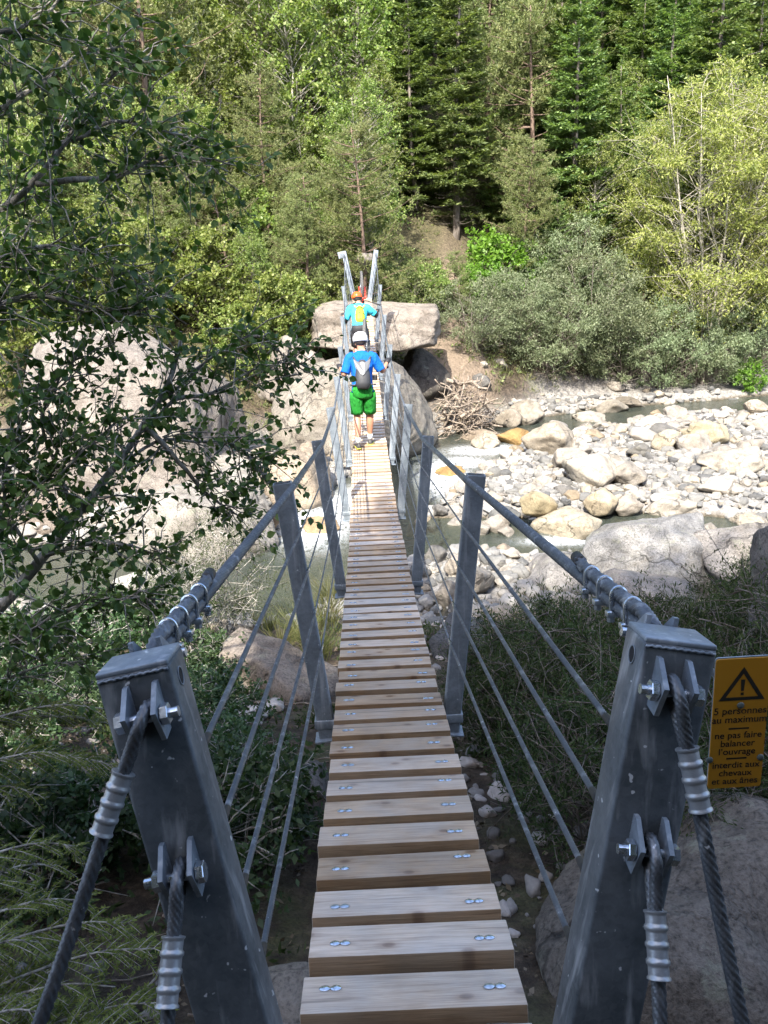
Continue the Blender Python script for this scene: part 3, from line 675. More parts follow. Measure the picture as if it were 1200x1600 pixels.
def deck_line(lat, dz_, t0, t1, step=.4): return np.array([B(lat, t, deckz(t) + dz_) for t in np.arange(t0, t1 + step, step)])
for s in (-1, 1):
    mb = MB(); P = deck_line(s * (BW - .075), -.075, .9, 24.2)
    mb.tube(P, .017, 8); mb.build('deck_cable', M_CABLE, bridge, br_o)
    mb = MB()
    for t0 in np.arange(DECK0 + PITCHP / 2, DECK1 - .2, PITCHP):                       # brackets that show in the gaps
        mb.box(B(s * (BW - .075), t0, deckz(t0) - .052), .05, .03, .012, np.stack([EX, EY, EZ]), .002)
    mb.build('plank_bracket', M_ZINC, bridge, br_o)

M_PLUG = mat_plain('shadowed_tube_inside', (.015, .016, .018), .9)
HP = 1.15
def clamp(mb, c, cable_dir, inward, r_c):
    """a U-bolt round the cable with two nuts"""
    d = unit(cable_dir); n = unit(np.asarray(inward)); u = np.cross(d, n)
    for k in (-1, 1):
        base = np.asarray(c) + d * .015 * k
        P = [base + u * r_c * 1.25 - n * .05, base + u * r_c * 1.25]
        P += [base + u * r_c * 1.25 * math.cos(a) + n * r_c * 1.25 * math.sin(a) for a in np.linspace(.3, math.pi - .3, 5)]
        P += [base - u * r_c * 1.25, base - u * r_c * 1.25 - n * .05]
        mb.tube(P, .0052, 6)
        for q in (P[0], P[-1]): mb.box(np.asarray(q) + n * .010, .020, .020, .012, np.stack([d, u, n]), .001)
    mb.box(np.asarray(c) - n * (r_c + .006), .052, r_c * 3.6, .008, np.stack([d, u, n]), .001)
WH = [.30, .50, .71, .915]          # heights of the guard wires on a post
def post_frame(i, s):
    t = D1 + SPN * (i - 1); base = B(s * (BW + .062), t, deckz(t) - .06)
    ax = unit(EX * s * BLEAN + EZ)
    return t, base, ax
def post_cable_pt(i, s, h):
    t = D1 + SPN * (i - 1); return B(s * (BW + .05 + BLEAN * h - .030), t - .040, deckz(t) + h)
for i in range(1, 8):
    for s in (-1, 1):
        t, base, ax = post_frame(i, s); lx = unit(EX - ax * np.dot(EX, ax)); ly = np.cross(ax, lx)
        H = HP + .06; wx, wy, th = .088, .05, .005; mb = MB()
        # hollow rectangular tube, open on top
        out = [(-wx / 2, -wy / 2), (wx / 2, -wy / 2), (wx / 2, wy / 2), (-wx / 2, wy / 2)]; b2 = .006
        def ring(sc_, h):
            o_ = []
            for k, (a, b_) in enumerate(out):
                a2 = a - math.copysign(sc_, a); b3 = b_ - math.copysign(sc_, b_)
                for (q, w_) in (((a2, b3 - math.copysign(b2, b3)), (a2 - math.copysign(b2, a2), b3))[:: (1 if k in (0, 2) else -1)]):
                    o_.append(base + lx * q + ly * w_ + ax * h)
            return o_
        mb.loft([ring(0, -.16), ring(0, H), ring(th, H + .0005), ring(th, H - .09)], 0, cap=False)
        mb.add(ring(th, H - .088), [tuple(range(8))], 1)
        mb.box(base + ax * (-.15), .13, .10, .010, np.stack([lx, ly, ax]), .002)             # foot plate
        po = mb.build('post', [M_GALV, M_PLUG], bridge, br_o, auto=40)
        for h in WH + [HP - .02]:
            cm = MB(); cm_d = EY + EZ * (BS + 2 * BC * t)
            clamp(cm, post_cable_pt(i, s, h), cm_d, -EY, .0075 if h < 1 else .017)
            cm.build('cable_clamp', M_ZINC, po, br_o)
    mb = MB(); mb.box(B(0, t, deckz(t) - .125), 2 * BW + .22, .06, .05, np.stack([EX, EY, EZ]), .004)
    mb.build('cross_beam', M_GALV, bridge, br_o)

# near towers: welded box sections leaning outwards
TT, TL, TZ, TW_, TD, TLL, TLG = 1.225, .388, -.645, .125, .096, .182, -.150
def tower(s, t_front, lat_in, ztop, H, lg, far=False):
    ax = unit(EX * s * TLL - EY * lg + EZ)                                 # up along the tower
    lx = unit(EX * s - ax * np.dot(EX * s, ax)); ly = np.cross(ax, lx) * s  # lx outwards, ly away from the viewer
    if np.dot(ly, EY) < 0: ly = -ly
    top = B(s * (lat_in + TW_ / 2), t_front + TD / 2, ztop)
    mb = MB(); mb.box(top - ax * (H / 2), TW_, TD, H, np.stack([lx, ly, ax]), .007)
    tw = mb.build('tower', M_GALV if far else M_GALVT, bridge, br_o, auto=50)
    mb = MB(); mb.box(top + ax * .002, TW_ - .004, TD - .002, .010, np.stack([lx, ly, ax]), .003)
    mb.build('cap_plate', M_GALV, tw, br_o, auto=50)
    if not far:
        mb = MB(); P = [top - ax * (.007 + .0010 * math.sin(k * 1.3)) - ly * (TD / 2 + .0005) + lx * (TW_ * (.47 - .94 * k / 46)) for k in range(47)]
        mb.tube(P, [.0026 + .0004 * math.sin(k * 2.3) + .0004 * math.sin(k * .7) for k in range(47)], 6); mb.build('weld_bead', M_GALV, tw, br_o)
        mb = MB(); c = top - lx * (TW_ / 2 + .0006) - ax * .037 - ly * .006
        mb.loft([[c - lx * h + (ly * math.cos(a) * .85 + ax * math.sin(a)) * rr for a in np.linspace(0, 2 * math.pi, 24, endpoint=False)] for rr, h in ((.0165, 0), (.0165, .0012), (.0145, .0012), (.0145, .0002))], 0, cap=False)
        mb.add([c - lx * .0003 + (ly * math.cos(a) * .85 + ax * math.sin(a)) * .0146 for a in np.linspace(0, 2 * math.pi, 24, endpoint=False)], [tuple(range(24))], 1)  # flat black disc paints the darkness inside the hole
        mb.build('drain_hole', [M_GALV, M_HOLE], tw, br_o)
    return tw, top, ax, lx, ly
def lug(tw, c, ax, lx, n, size=.032, bolt_side=1):
    """two welded plates with a bolt through them; c on the face, n pointing out of it"""
    mb = MB()
    for k in (-1, 1):
        pts = [(-.0, size * .95), (size * .25, size * .95), (size * 1.25, size * .15), (size * .8, -size * 1.0), (0, -size * .9)]
        mb.prism(pts, c + lx * k * .0245, n, ax, lx, .0085)
        P = [c + lx * (k * .0245 + .003 * math.sin(j * 2.1)) + n * .002 + ax * size * (.95 - 1.85 * j / 12) for j in range(13)]
        mb.tube(P, .003, 5)
    lg_ = mb.build('lug', M_GALV, tw, br_o, auto=30)
    q = c + n * size * .72 - ax * size * .1; mb = MB()
    mb.tube([q - lx * .058 * bolt_side, q + lx * .042 * bolt_side], .0085, 12)
    for (a, b_, rr) in ((-.043, -.030, .0175), (.030, .044, .0175)):
        mb.loft([[q + lx * h * bolt_side + (n * math.cos(k) + ax * math.sin(k)) * r2 for k in np.linspace(0, 2 * math.pi, 6, endpoint=False)] for h, r2 in ((a, rr * .93), (a + .001, rr), (b_ - .001, rr), (b_, rr * .93))])
    mb.build('bolt', M_ZINC, tw, br_o, auto=30)
    return q
def ferrule_cable(q, end, ax, n, r=.0105, fl=.10, f0=.10):
    """loop round the bolt, pressed ferrule, then the rope on to its anchor"""
    d = unit(np.asarray(end) - q); mb = MB()
    lp = [q + d * f0 + n * .004, q + d * .05 + n * .012, q + n * .021 + d * .004, q - d * .021, q - n * .021 + d * .004, q + d * .05 - n * .012, q + d * f0 - n * .004]
    mb.tube(smooth_path(lp, .004), r * .92, 36, 0, True, 6, .075, .3)
    sag = [q + d * f0 + (np.asarray(end) - q - d * f0) * u + EZ * (-.03) * math.sin(math.pi * u) for u in np.linspace(0, 1, 12)]
    mb.tube(resample(sag, .005), r, 36, 0, True, 6, .095, .3)
    c = mb.build('anchor_cable', M_CABLED, bridge, br_o)
    mb = MB(); a0 = f0 - .012; prof = []
    for k in range(0, 41):
        u = k / 40; rr = r * 1.6
        if k % 10 in (9, 0, 1): rr *= 1.14
        prof.append((a0 + fl * u, rr))
    prof = [(a0 - .0015, r * 1.1)] + prof + [(a0 + fl + .0015, r * 1.1)]
    mb.tube([q + d * h for h, _ in prof], [rr for _, rr in prof], 20); mb.build('ferrule', M_FERR, c, br_o, auto=50)
TOWERS = {}
for s in (-1, 1):
    tw, top, ax, lx, ly = tower(s, TT, TL, TZ, 2.45, TLG)
    face = top - ly * TD / 2
    q1 = lug(tw, face - ax * .066 - lx * .010, ax, lx, -ly, .046, 1)
    q2 = lug(tw, face - ax * .345 + lx * .004, ax, lx, -ly, .046, 1 if s > 0 else -1)
    g1, g2 = (at(48, 1600, .99), at(258, 1600, 1.0)) if s < 0 else (at(1168, 1600, .99), at(1034, 1600, 1.0)); e1 = q1 + (g1 - q1) * 1.75; e2 = q2 + (g2 - q2) * 2.6
    ferrule_cable(q1, e1, ax, -ly); ferrule_cable(q2, e2, ax, -ly)
    back = top + ly * TD / 2
    q3 = lug(tw, back - ax * .018, ax, lx, ly, .042)
    TOWERS[s] = (top, ax, lx, ly, q3)
TF = D1 + SPN * 7
FT = {}
for s in (-1, 1):
    global_top = B(s * (BW + .05 + BLEAN * 1.245), TF, deckz(TF) + 1.245)
    tw, top, ax, lx, ly = tower(s, TF - TD / 2, BW + .05 + BLEAN * 1.245 - TW_ / 2, deckz(TF) + 1.245, 1.75, 0, True)
    FT[s] = (top, ax, lx, ly)
    for h in (.12, .30, .50, .71, .915, 1.12):
        cm = MB(); clamp(cm, top - ax * (1.245 - h) - ly * (TD / 2 + .012) - lx * .01, ly, -ly, .012)
        cm.build('cable_clamp', M_ZINC, tw, br_o)
    if s < 0:
        mb = MB(); mb.box(top - ax * .075 - ly * (TD / 2 + .006) + lx * .085, .17, .008, .17, np.stack([lx, ly, ax]), .002)
        mb.build('head_plate', M_GALV, tw, br_o)

# handrail cables and guard wires
for s in (-1, 1):
    top, ax, lx, ly, q3 = TOWERS[s]
    pts = [post_cable_pt(i, s, HP - .02) for i in range(1, 8)]
    end = FT[s][0] - FT[s][1] * .08 - FT[s][3] * (TD / 2 + .02)
    P = np.array([q3] + pts + [end]); mb = MB()
    seg = resample(P[:2], .008); d = unit(P[1] - P[0]); u = unit(np.cross(d, EZ)); up = np.cross(u, d)
    mb.tube(seg, .0135, 36, 0, True, 6, .11, .3)
    mb.tube(resample(P[1:4], .02), .0135, 24, 0, True, 6, .16, .3); mb.tube(resample(P[3:], .35), .0125, 10)
    # the tail laid back along the rope, under four clips, with a taped end
    tail = np.array([q3 + d * .0 + up * .0, q3 - d * .018 + up * .012, q3 + d * .05 + up * .029, q3 + d * .12 + up * .027, q3 + d * .42 + up * .026, q3 + d * .475 + up * .034])
    mb.tube(smooth_path(tail, .006), .013, 36, 0, True, 6, .11, .3)
    hc = mb.build('handrail_cable', M_CABLE, bridge, br_o)
    mb = MB(); mb.tube([tail[-1] - d * .012 - up * .001, tail[-1] + d * .03 + up * .003], .0145, 12); mb.build('tape_end', M_BLACK, hc, br_o)
    for k, h in enumerate((.105, .19, .28, .375)):
        c = q3 + d * h + up * .013; mb = MB()
        P2 = [c + u * .016 - up * .040] + [c + u * .0155 * math.cos(a) + up * (.008 + .020 * math.sin(a)) for a in np.linspace(-.2, math.pi + .2, 9)] + [c - u * .016 - up * .040]
        P2 = [np.asarray(x) for x in P2]
        mb.tube(smooth_path(P2, .006), .0045, 8); mb.box(c - up * .026, .052, .022, .013, np.stack([u, d, up]), .003)
        for x in (P2[0], P2[-1]): mb.loft([[x + up * h2 + (u * math.cos(a) + d * math.sin(a)) * .0085 for a in np.linspace(0, 2 * math.pi, 6, endpoint=False)] for h2 in (-.002, .008)])
        mb.build('rope_clip', M_ZINC, hc, br_o, auto=40)
    for wi, h in enumerate(WH):
        dn = (1.0 - .115) * (1 - h / 1.14) ** 1.0                            # distance below the tower top
        a0 = top - ax * ([.62, .475, .335, .19][wi]) + ly * TD / 2 * .6 - lx * (TW_ / 2 - .012)
        P = [a0] + [post_cable_pt(i, s, h) for i in range(1, 8)]
        P.append(FT[s][0] - FT[s][1] * (1.245 - h) - FT[s][3] * (TD / 2 + .012) - FT[s][2] * .01)
        mb = MB(); mb.tube(resample(P[:2], .005), .0056, 20, 0, True, 5, .05, .3); mb.tube(resample(P[1:], .3), .0048, 6)
        gw = mb.build('guard_wire', M_CABLE, bridge, br_o)
        dd = unit(P[1] - P[0]); mb = MB(); mb.tube([P[0] + dd * .0, P[0] + dd * .07], [.009, .0075], 10); mb.build('wire_socket', M_BLACK, gw, br_o)

# ------------------------------------------------------------------ warning sign
def text_mesh(name, body, size, mat, lift):
    cu = bpy.data.curves.new(name, 'FONT'); cu.body = body; cu.size = size; cu.align_x = 'CENTER'; cu.align_y = 'CENTER'; cu.offset = size * .010; cu.space_line = .92
    o = bpy.data.objects.new(name, cu); COL.objects.link(o); dg = bpy.context.evaluated_depsgraph_get()
    me = bpy.data.meshes.new_from_object(o.evaluated_get(dg)); bpy.data.objects.remove(o)
    me.transform(Matrix.Translation((0, 0, lift))); me.materials.clear(); me.materials.append(mat); return me
M_SIGN = mat_plain('yellow_enamel', (.42, .195, .012), .45, 0, .06, 12)
M_INK = mat_plain('black_print', (.018, .016, .012), .5)
M_RIVET = mat_plain('painted_rivet', (.10, .12, .11), .4)
SY = 1.47
c00, c10, c01 = at(1117, 1031, SY), at(1205, 1026, SY), at(1106, 1232, SY)
sx_ = np.linalg.norm(c10 - c00); sx_ = sx_ * .99; sy_ = np.linalg.norm(c01 - c00)
ux = unit(c10 - c00); uy = unit(c00 - c01); uy = unit(uy - ux * np.dot(ux, uy)); un = np.cross(ux, uy)
cc = (c10 + c01) / 2
sign = empty('warning_sign', cc, 0, 'yellow enamel warning sign with a black triangle and French text, fixed behind the right-hand tower', 'sign')
sign.matrix_world = Matrix(((ux[0], uy[0], un[0], cc[0]), (ux[1], uy[1], un[1], cc[1]), (ux[2], uy[2], un[2], cc[2]), (0, 0, 0, 1)))
mb = MB(); rr = .006; hw, hh = sx_ / 2, sy_ / 2; pts = []
for (a, b_, a0) in ((hw - rr, hh - rr, 0), (-hw + rr, hh - rr, 90), (-hw + rr, -hh + rr, 180), (hw - rr, -hh + rr, 270)):
    pts += [(a + rr * math.cos(R(a0 + k)), b_ + rr * math.sin(R(a0 + k))) for k in (0, 30, 60, 90)]
mb.prism(pts, (0, 0, 0), (1, 0, 0), (0, 1, 0), (0, 0, 1), .003, 0)
mb.build('plate', M_SIGN, sign, smooth=False)
mb = MB(); mb.prism([(x * 1.0, y * 1.0) for x, y in pts], (0, .002, -.004), (1, 0, 0), (0, 1, 0), (0, 0, 1), .004, 0)
pr = np.array([-1, 0, 0]); tow = TOWERS[1]
cl = np.array([np.dot(tow[0] + tow[3] * TD / 2 - tow[1] * .10 - cc, ux), np.dot(tow[0] + tow[3] * TD / 2 - tow[1] * .10 - cc, uy), np.dot(tow[0] + tow[3] * TD / 2 - tow[1] * .10 - cc, un)])
mb.tube([(hw * .2, .02, -.010), ((cl[0] + hw * .2) / 2, cl[1], -.012), tuple(cl)], .006, 8)
mb.build('back_frame', M_GALV, sign, smooth=False)
mb = MB(); k = sy_ / 200.0                                                 # one photo pixel
def tri(cx, cy, w_, h_): return [np.array([cx, cy + h_ / 2, 0]), np.array([cx - w_ / 2, cy - h_ / 2, 0]), np.array([cx + w_ / 2, cy - h_ / 2, 0])]
o_ = tri(.02 * hw, hh - 37 * k, 62 * k, 50 * k); ce = sum(o_) / 3; ce[1] -= .5 * k
V = [(*p[:2], .0021) for p in o_] + [(*(ce + (p - ce) * .70)[:2], .0021) for p in o_]
mb.add(V, [(0, 1, 4, 3), (1, 2, 5, 4), (2, 0, 3, 5)])
mb.build('warning_triangle', M_INK, sign, smooth=False); mb = MB()
mb.add([(ce[0] - 3 * k, hh - 31 * k, .0021), (ce[0] - 1.9 * k, hh - 48 * k, .0021), (ce[0] + 1.9 * k, hh - 48 * k, .0021), (ce[0] + 3 * k, hh - 31 * k, .0021)], [(0, 1, 2, 3)])
mb.add([(ce[0] - 2.1 * k, hh - 50.5 * k, .0021), (ce[0] - 2.1 * k, hh - 54.5 * k, .0021), (ce[0] + 2.1 * k, hh - 54.5 * k, .0021), (ce[0] + 2.1 * k, hh - 50.5 * k, .0021)], [(0, 1, 2, 3)])
mb.build('exclamation_mark', M_INK, sign, smooth=False)
for yy in (105.5, 152.5): mb = MB(); mb.add([(-14 * k, hh - (yy - 1.2) * k, .0021), (-14 * k, hh - (yy + 1.2) * k, .0021), (14 * k, hh - (yy + 1.2) * k, .0021), (14 * k, hh - (yy - 1.2) * k, .0021)], [(0, 1, 2, 3)]); mb.build('divider_line', M_INK, sign, smooth=False)
for body, yy, sz in (('5 personnes\nau maximum', 85, 14.5), ('ne pas faire\nbalancer\nl\u2019ouvrage', 129, 14.0), ('interdit aux\nchevaux\net aux \u00e2nes', 176, 14.0)):
    me = text_mesh('lettering', body, sz * k, M_INK, .0021); 
    me.transform(Matrix.Translation((0, hh - yy * k, 0))); link('lettering', me, sign)
for (x, y) in ((0, hh - 70 * k), (-37 * k, hh - 153 * k), (33 * k, hh - 153 * k)):
    mb = MB(); mb.loft([[(x + r_ * math.cos(a), y + r_ * math.sin(a), z_) for a in np.linspace(0, 2 * math.pi, 14, endpoint=False)] for r_, z_ in ((5 * k, .0015), (4.8 * k, .003), (2.5 * k, .004))]); mb.build('rivet', M_RIVET, sign)

# ------------------------------------------------------------------ people and bicycles
def skin(name, verts, edges, radii, mat, parent, root=0, lev=2, smooth=.0):
    me = bpy.data.meshes.new(name); me.from_pydata([tuple(v) for v in verts], edges, []); o = bpy.data.objects.new(name, me); COL.objects.link(o)
    md = o.modifiers.new('skin', 'SKIN'); md.branch_smoothing = .6
    for i, r_ in enumerate(radii):
        sv = me.skin_vertices[0].data[i]; sv.radius = (r_, r_) if np.isscalar(r_) else r_; sv.use_root = (i == root)
    sb = o.modifiers.new('sub', 'SUBSURF'); sb.levels = lev; sb.render_levels = lev
    dg = bpy.context.evaluated_depsgraph_get()
    me2 = bpy.data.meshes.new_from_object(o.evaluated_get(dg)); bpy.data.objects.remove(o); bpy.data.meshes.remove(me)
    me2.name = name; me2.materials.clear(); me2.materials.append(mat)
    me2.polygons.foreach_set('use_smooth', np.ones(len(me2.polygons), bool))
    return link(name, me2, parent)
def mat_cloth(name, col):
    b = NB(name); tc = b.n('ShaderNodeTexCoord'); mp = b.n('ShaderNodeMapping'); mp.inputs['Scale'].default_value = (1, 1, .55); mp.inputs['Rotation'].default_value = (.5, .3, 0); b.l(tc.outputs['Object'], mp.inputs[0])
    n = b.noise(mp.outputs[0], 9, 3, .5, .8); n2 = b.noise(mp.outputs[0], 30, 3)
    c = b.mix(n.outputs[0], [x * .72 for x in col], [min(1, x * 1.25) for x in col])
    return b.done(b.principled(c, .8, 0, b.bump(b.math('ADD', n.outputs[0], b.math('MULTIPLY', n2.outputs[0], .3)), 1.0, .05), .2).outputs[0])
M_SKIN = mat_plain('tanned_skin', (.40, .19, .115), .5, 0, .06, 30, .05)
M_HAIR = mat_plain('dark_hair', (.03, .022, .018), .6)
M_BLUE = mat_cloth('royal_blue_jersey', (.005, .105, .46))
M_GREEN = mat_cloth('green_shorts', (.016, .19, .024))
M_CYAN = mat_cloth('turquoise_jersey', (.05, .45, .60))
M_DKCLOTH = mat_plain('black_cloth', (.014, .014, .016), .7, 0, .2, 60, .1)
M_GREYPACK = mat_plain('charcoal_pack_fabric', (.035, .036, .04), .6, 0, .2, 80, .2)
M_SILVER = mat_plain('silver_pack_fabric', (.15, .155, .165), .5)
M_LIME = mat_plain('lime_pack_fabric', (.34, .50, .02), .6, 0, .1, 60, .2)
M_WHITE = mat_plain('white_shell', (.80, .80, .80), .3)
M_ORANGE = mat_plain('orange_shell', (.85, .11, .01), .35)
M_SOCK = mat_plain('white_sock', (.75, .75, .74), .8)
M_SOLE = mat_plain('shoe_yellow', (.45, .40, .06), .6)
M_SHOE = mat_plain('shoe_dark', (.045, .042, .04), .6)

def ellip(mb, c, rx, ry, rz, m=0, nu=20, nv=12, z0=-1.0, tilt=0.0):
    rings = []
    for k in range(nv + 1):
        ph = math.asin(max(-1, min(1, z0 + (1 - z0) * k / nv))); rr = max(math.cos(ph), .02)
        ring = []
        for a in np.linspace(0, 2 * math.pi, nu, endpoint=False):
            p = Vector((rx * rr * math.cos(a), ry * rr * math.sin(a), rz * math.sin(ph))); p.rotate(Matrix.Rotation(tilt, 3, 'X')); ring.append((p.x + c[0], p.y + c[1], p.z + c[2]))
        rings.append(ring)
    mb.loft(rings, m)

def rider(loc, rz, label, J, shirt, legs_m, helmet_m, pack_cols, shorts_len, elbow_pads=False, long_shoe=False):
    """J: named joints in metres, feet at z = 0, the rider looks along +y"""
    p = empty('person', loc, rz, label, 'person')
    g = lambda k: np.array(J[k], float)
    names = ['pelvis', 'waist', 'chest', 'neck0', 'neck1', 'head0', 'head1']
    V = [g(k) for k in names]; Rr = [(.135, .105), (.125, .095), (.15, .11), (.062, .06), (.055, .055), (.074, .088), (.062, .075)]
    E_ = [(i, i + 1) for i in range(6)]
    for s in ('l', 'r'):
        b0 = len(V); ch = [g('sh' + s), (g('sh' + s) + g('el' + s)) / 2, g('el' + s), (g('el' + s) * .55 + g('ha' + s) * .45), g('ha' + s)]
        V += ch; Rr += [.058, .047, .039, .037, .026]; E_ += [(2, b0)] + [(b0 + i, b0 + i + 1) for i in range(4)]
        b0 = len(V); hp, kn, an, to = g('hi' + s), g('kn' + s), g('an' + s), g('to' + s)
        V += [hp, hp * .5 + kn * .5, kn, kn * .68 + an * .32 + np.array([0, -.015, 0]), an + np.array([0, 0, .06]), an, to]
        Rr += [.095, .078, .057, .060, .036, .036, .03]; E_ += [(0, b0)] + [(b0 + i, b0 + i + 1) for i in range(6)]
    skin('body', V, E_, Rr, M_SKIN, p)
    # head details
    hd, up_ = g('head0'), unit(g('head1') - g('neck1')); mb = MB()
    ellip(mb, hd + np.array([0, .085, .005]), .016, .022, .02)
    for s in (-1, 1): ellip(mb, hd + np.array([s * .074, -.005, 0]), .012, .022, .032)
    mb.build('ears_and_nose', M_SKIN, p)
    mb = MB(); ellip(mb, hd + np.array([0, -.012, .035]), .083, .10, .09, z0=-.65); mb.build('hair', M_HAIR, p)
    mb = MB()
    for s in (-1, 1): ellip(mb, hd + np.array([s * .03, .082, .03]), .012, .008, .008)
    mb.build('eyes', M_DKCLOTH, p)
    # jersey and shorts: lofted cloth with clean hems, over the body
    def rng_(c, up2, wv, dv, n=24, pw=.8):
        up2 = unit(up2); sd = np.array([1.0, 0, 0]); fr = np.cross(up2, sd)
        return [np.asarray(c) + sd * wv * np.sign(math.cos(a)) * abs(math.cos(a)) ** pw + fr * dv * np.sign(math.sin(a)) * abs(math.sin(a)) ** pw for a in np.linspace(0, 2 * math.pi, n, endpoint=False)]
    pv, wa, ch, nk = g('pelvis'), g('waist'), g('chest'), g('neck0'); shm = (g('shl') + g('shr')) / 2
    m_ = MB(); ut = ch - wa; un_ = nk - ch
    m_.loft([rng_(pv + [0, 0, -.065], wa - pv, .172, .128), rng_(pv + [0, 0, .03], wa - pv, .163, .122), rng_(wa, ut, .152, .115), rng_((wa + ch) / 2, ut, .170, .122), rng_(ch, un_, .190, .125), rng_(ch * .45 + shm * .55, un_, .196, .110),
             rng_(shm + unit(un_) * .035, un_, .172, .088), rng_(shm * .4 + nk * .6 + unit(un_) * .02, un_, .118, .074), rng_(nk + unit(un_) * .012, un_, .078, .066), rng_(nk + unit(un_) * .025, un_, .068, .062)], 0)
    for s in ('l', 'r'):
        a, e = g('sh' + s), g('el' + s); inn = a + (shm - a) * .35 + np.array([0, 0, .01])
        P_ = [inn, a * .95 + e * .05, a * .65 + e * .35, a * .35 + e * .65, a * .16 + e * .84, a * .155 + e * .845]
        m_.tube(smooth_path(P_, .03), np.interp(np.linspace(0, 1, len(smooth_path(P_, .03))), [0, .2, .5, .9, 1], [.075, .082, .075, .072, .062]), 16)
    m_.build('jersey', shirt, p)
    m_ = MB(); m_.loft([rng_(pv + [0, -.0, .06], [0, 0, 1], .160, .120), rng_(pv + [0, 0, -.02], [0, 0, 1], .168, .128), rng_(pv + [0, -.005, -.10], [0, 0, 1], .166, .125), rng_(pv + [0, 0, -.15], [0, 0, 1], .13, .09)], 0)
    for s, sg in (('l', -1), ('r', 1)):
        hp, kn = g('hi' + s), g('kn' + s); P_ = [hp * (1 - u) + kn * u for u in (-.02, .25, .5, .75, shorts_len, shorts_len + .004)]
        m_.tube(P_, [.100, .108, .104, .098, .098, .085], 18)
    m_.build('shorts', legs_m, p)
    # helmet with vents
    h = MB(); c = hd + up_ * .066 + np.array([0, -.004, 0]); tl = -.25
    ellip(h, c, .118, .147, .112, 0, 28, 10, -.42, tl)
    ellip(h, c - up_ * .030, .110, .138, .05, 1, 28, 6, -.75, tl)
    for k, a in enumerate(np.linspace(-1.05, 1.05, 6)):
        pts = []
        for e in np.linspace(-.05, .62, 6):
            q = Vector((.1175 * math.sin(a) * math.cos(e), -.1465 * math.cos(a) * math.cos(e), .1115 * math.sin(e))); q.rotate(Matrix.Rotation(tl, 3, 'X')); pts.append(c + np.array(q))
        h.tube(pts, [.002, .0055, .0065, .0065, .005, .002], 6, 1)
    h.build('helmet', [helmet_m, M_DKCLOTH], p)
    # shoes and socks
    for s in ('l', 'r'):
        an, to = g('an' + s), g('to' + s); d = unit((to - an) * [1, 1, 0.0]) if abs(to[2] - an[2]) < .12 else unit(to - an); side = unit(np.cross(d, EZ)); upf = np.cross(side, d)
        m_ = MB(); rings = []
        for u, wv, hv in ((-.075, .022, .05), (-.06, .034, .085), (-.02, .037, .088), (.04, .04, .062), (.10, .046, .05), (.155, .042, .04), (.19, .024, .03)):
            cc = an * [1, 1, 1] + d * u - upf * (an[2] if d[2] > -.2 else .075); rings.append([cc + side * wv * math.cos(a) + upf * (hv * .5 + hv * .5 * math.sin(a)) for a in np.linspace(0, 2 * math.pi, 14, endpoint=False)])
        m_.loft(rings, 0)
        rings = []
        for u, wv in ((-.08, .03), (-.05, .038), (.03, .043), (.10, .049), (.16, .046), (.195, .026)):
            cc = an + d * u - upf * (an[2] if d[2] > -.2 else .075); rings.append([cc + side * wv * a + upf * b_ for a, b_ in ((-1, 0), (1, 0), (1, .02), (-1, .02))])
        m_.loft(rings, 1); m_.build('shoe', [M_SHOE, M_SOLE], p)
        m_ = MB(); m_.tube([an + [0, 0, .0], an + [0, -.004, .055], an + [0, -.006, .085]], [.043, .040, .042], 12); m_.build('sock', M_SOCK, p)
    # gloved hands closed on the grips
    for s, sg in (('l', -1), ('r', 1)):
        ha, el = g('ha' + s), g('el' + s); d = unit(ha - el); bar = np.array([sg * 1.0, 0, 0]); up2 = unit(np.cross(bar, d)) * sg
        m_ = MB(); m_.tube([ha - d * .03, ha + d * .02, ha + d * .055, ha + d * .075], [.030, .040, .042, .026], 10)
        for k in range(4):
            b0 = ha + d * .06 + bar * (.028 - .019 * k) + up2 * .012; ln = (.8, 1.0, 1.02, .9)[k] if sg > 0 else (.9, 1.02, 1.0, .8)[k]
            m_.tube([b0, b0 + d * .028 * ln + up2 * .004, b0 + d * .042 * ln - up2 * .022, b0 + d * .022 * ln - up2 * .042], [.0105, .010, .0095, .0085], 7)
        b0 = ha + d * .025 - bar * .036; m_.tube([b0, b0 + d * .02 - bar * .014 - up2 * .01, b0 + d * .044 - bar * .006 - up2 * .028], [.013, .011, .009], 7)
        m_.build('glove', M_DKCLOTH, p)
        if elbow_pads:
            m_ = MB(); e = g('el' + s); a_, c_ = unit(g('sh' + s) - e), unit(ha - e)
            m_.tube([e + a_ * .11, e + a_ * .05, e - unit(a_ + c_) * .012, e + c_ * .08, e + c_ * .17], [.055, .057, .056, .051, .042], 12); m_.build('elbow_pad', M_DKCLOTH, p)
    return p

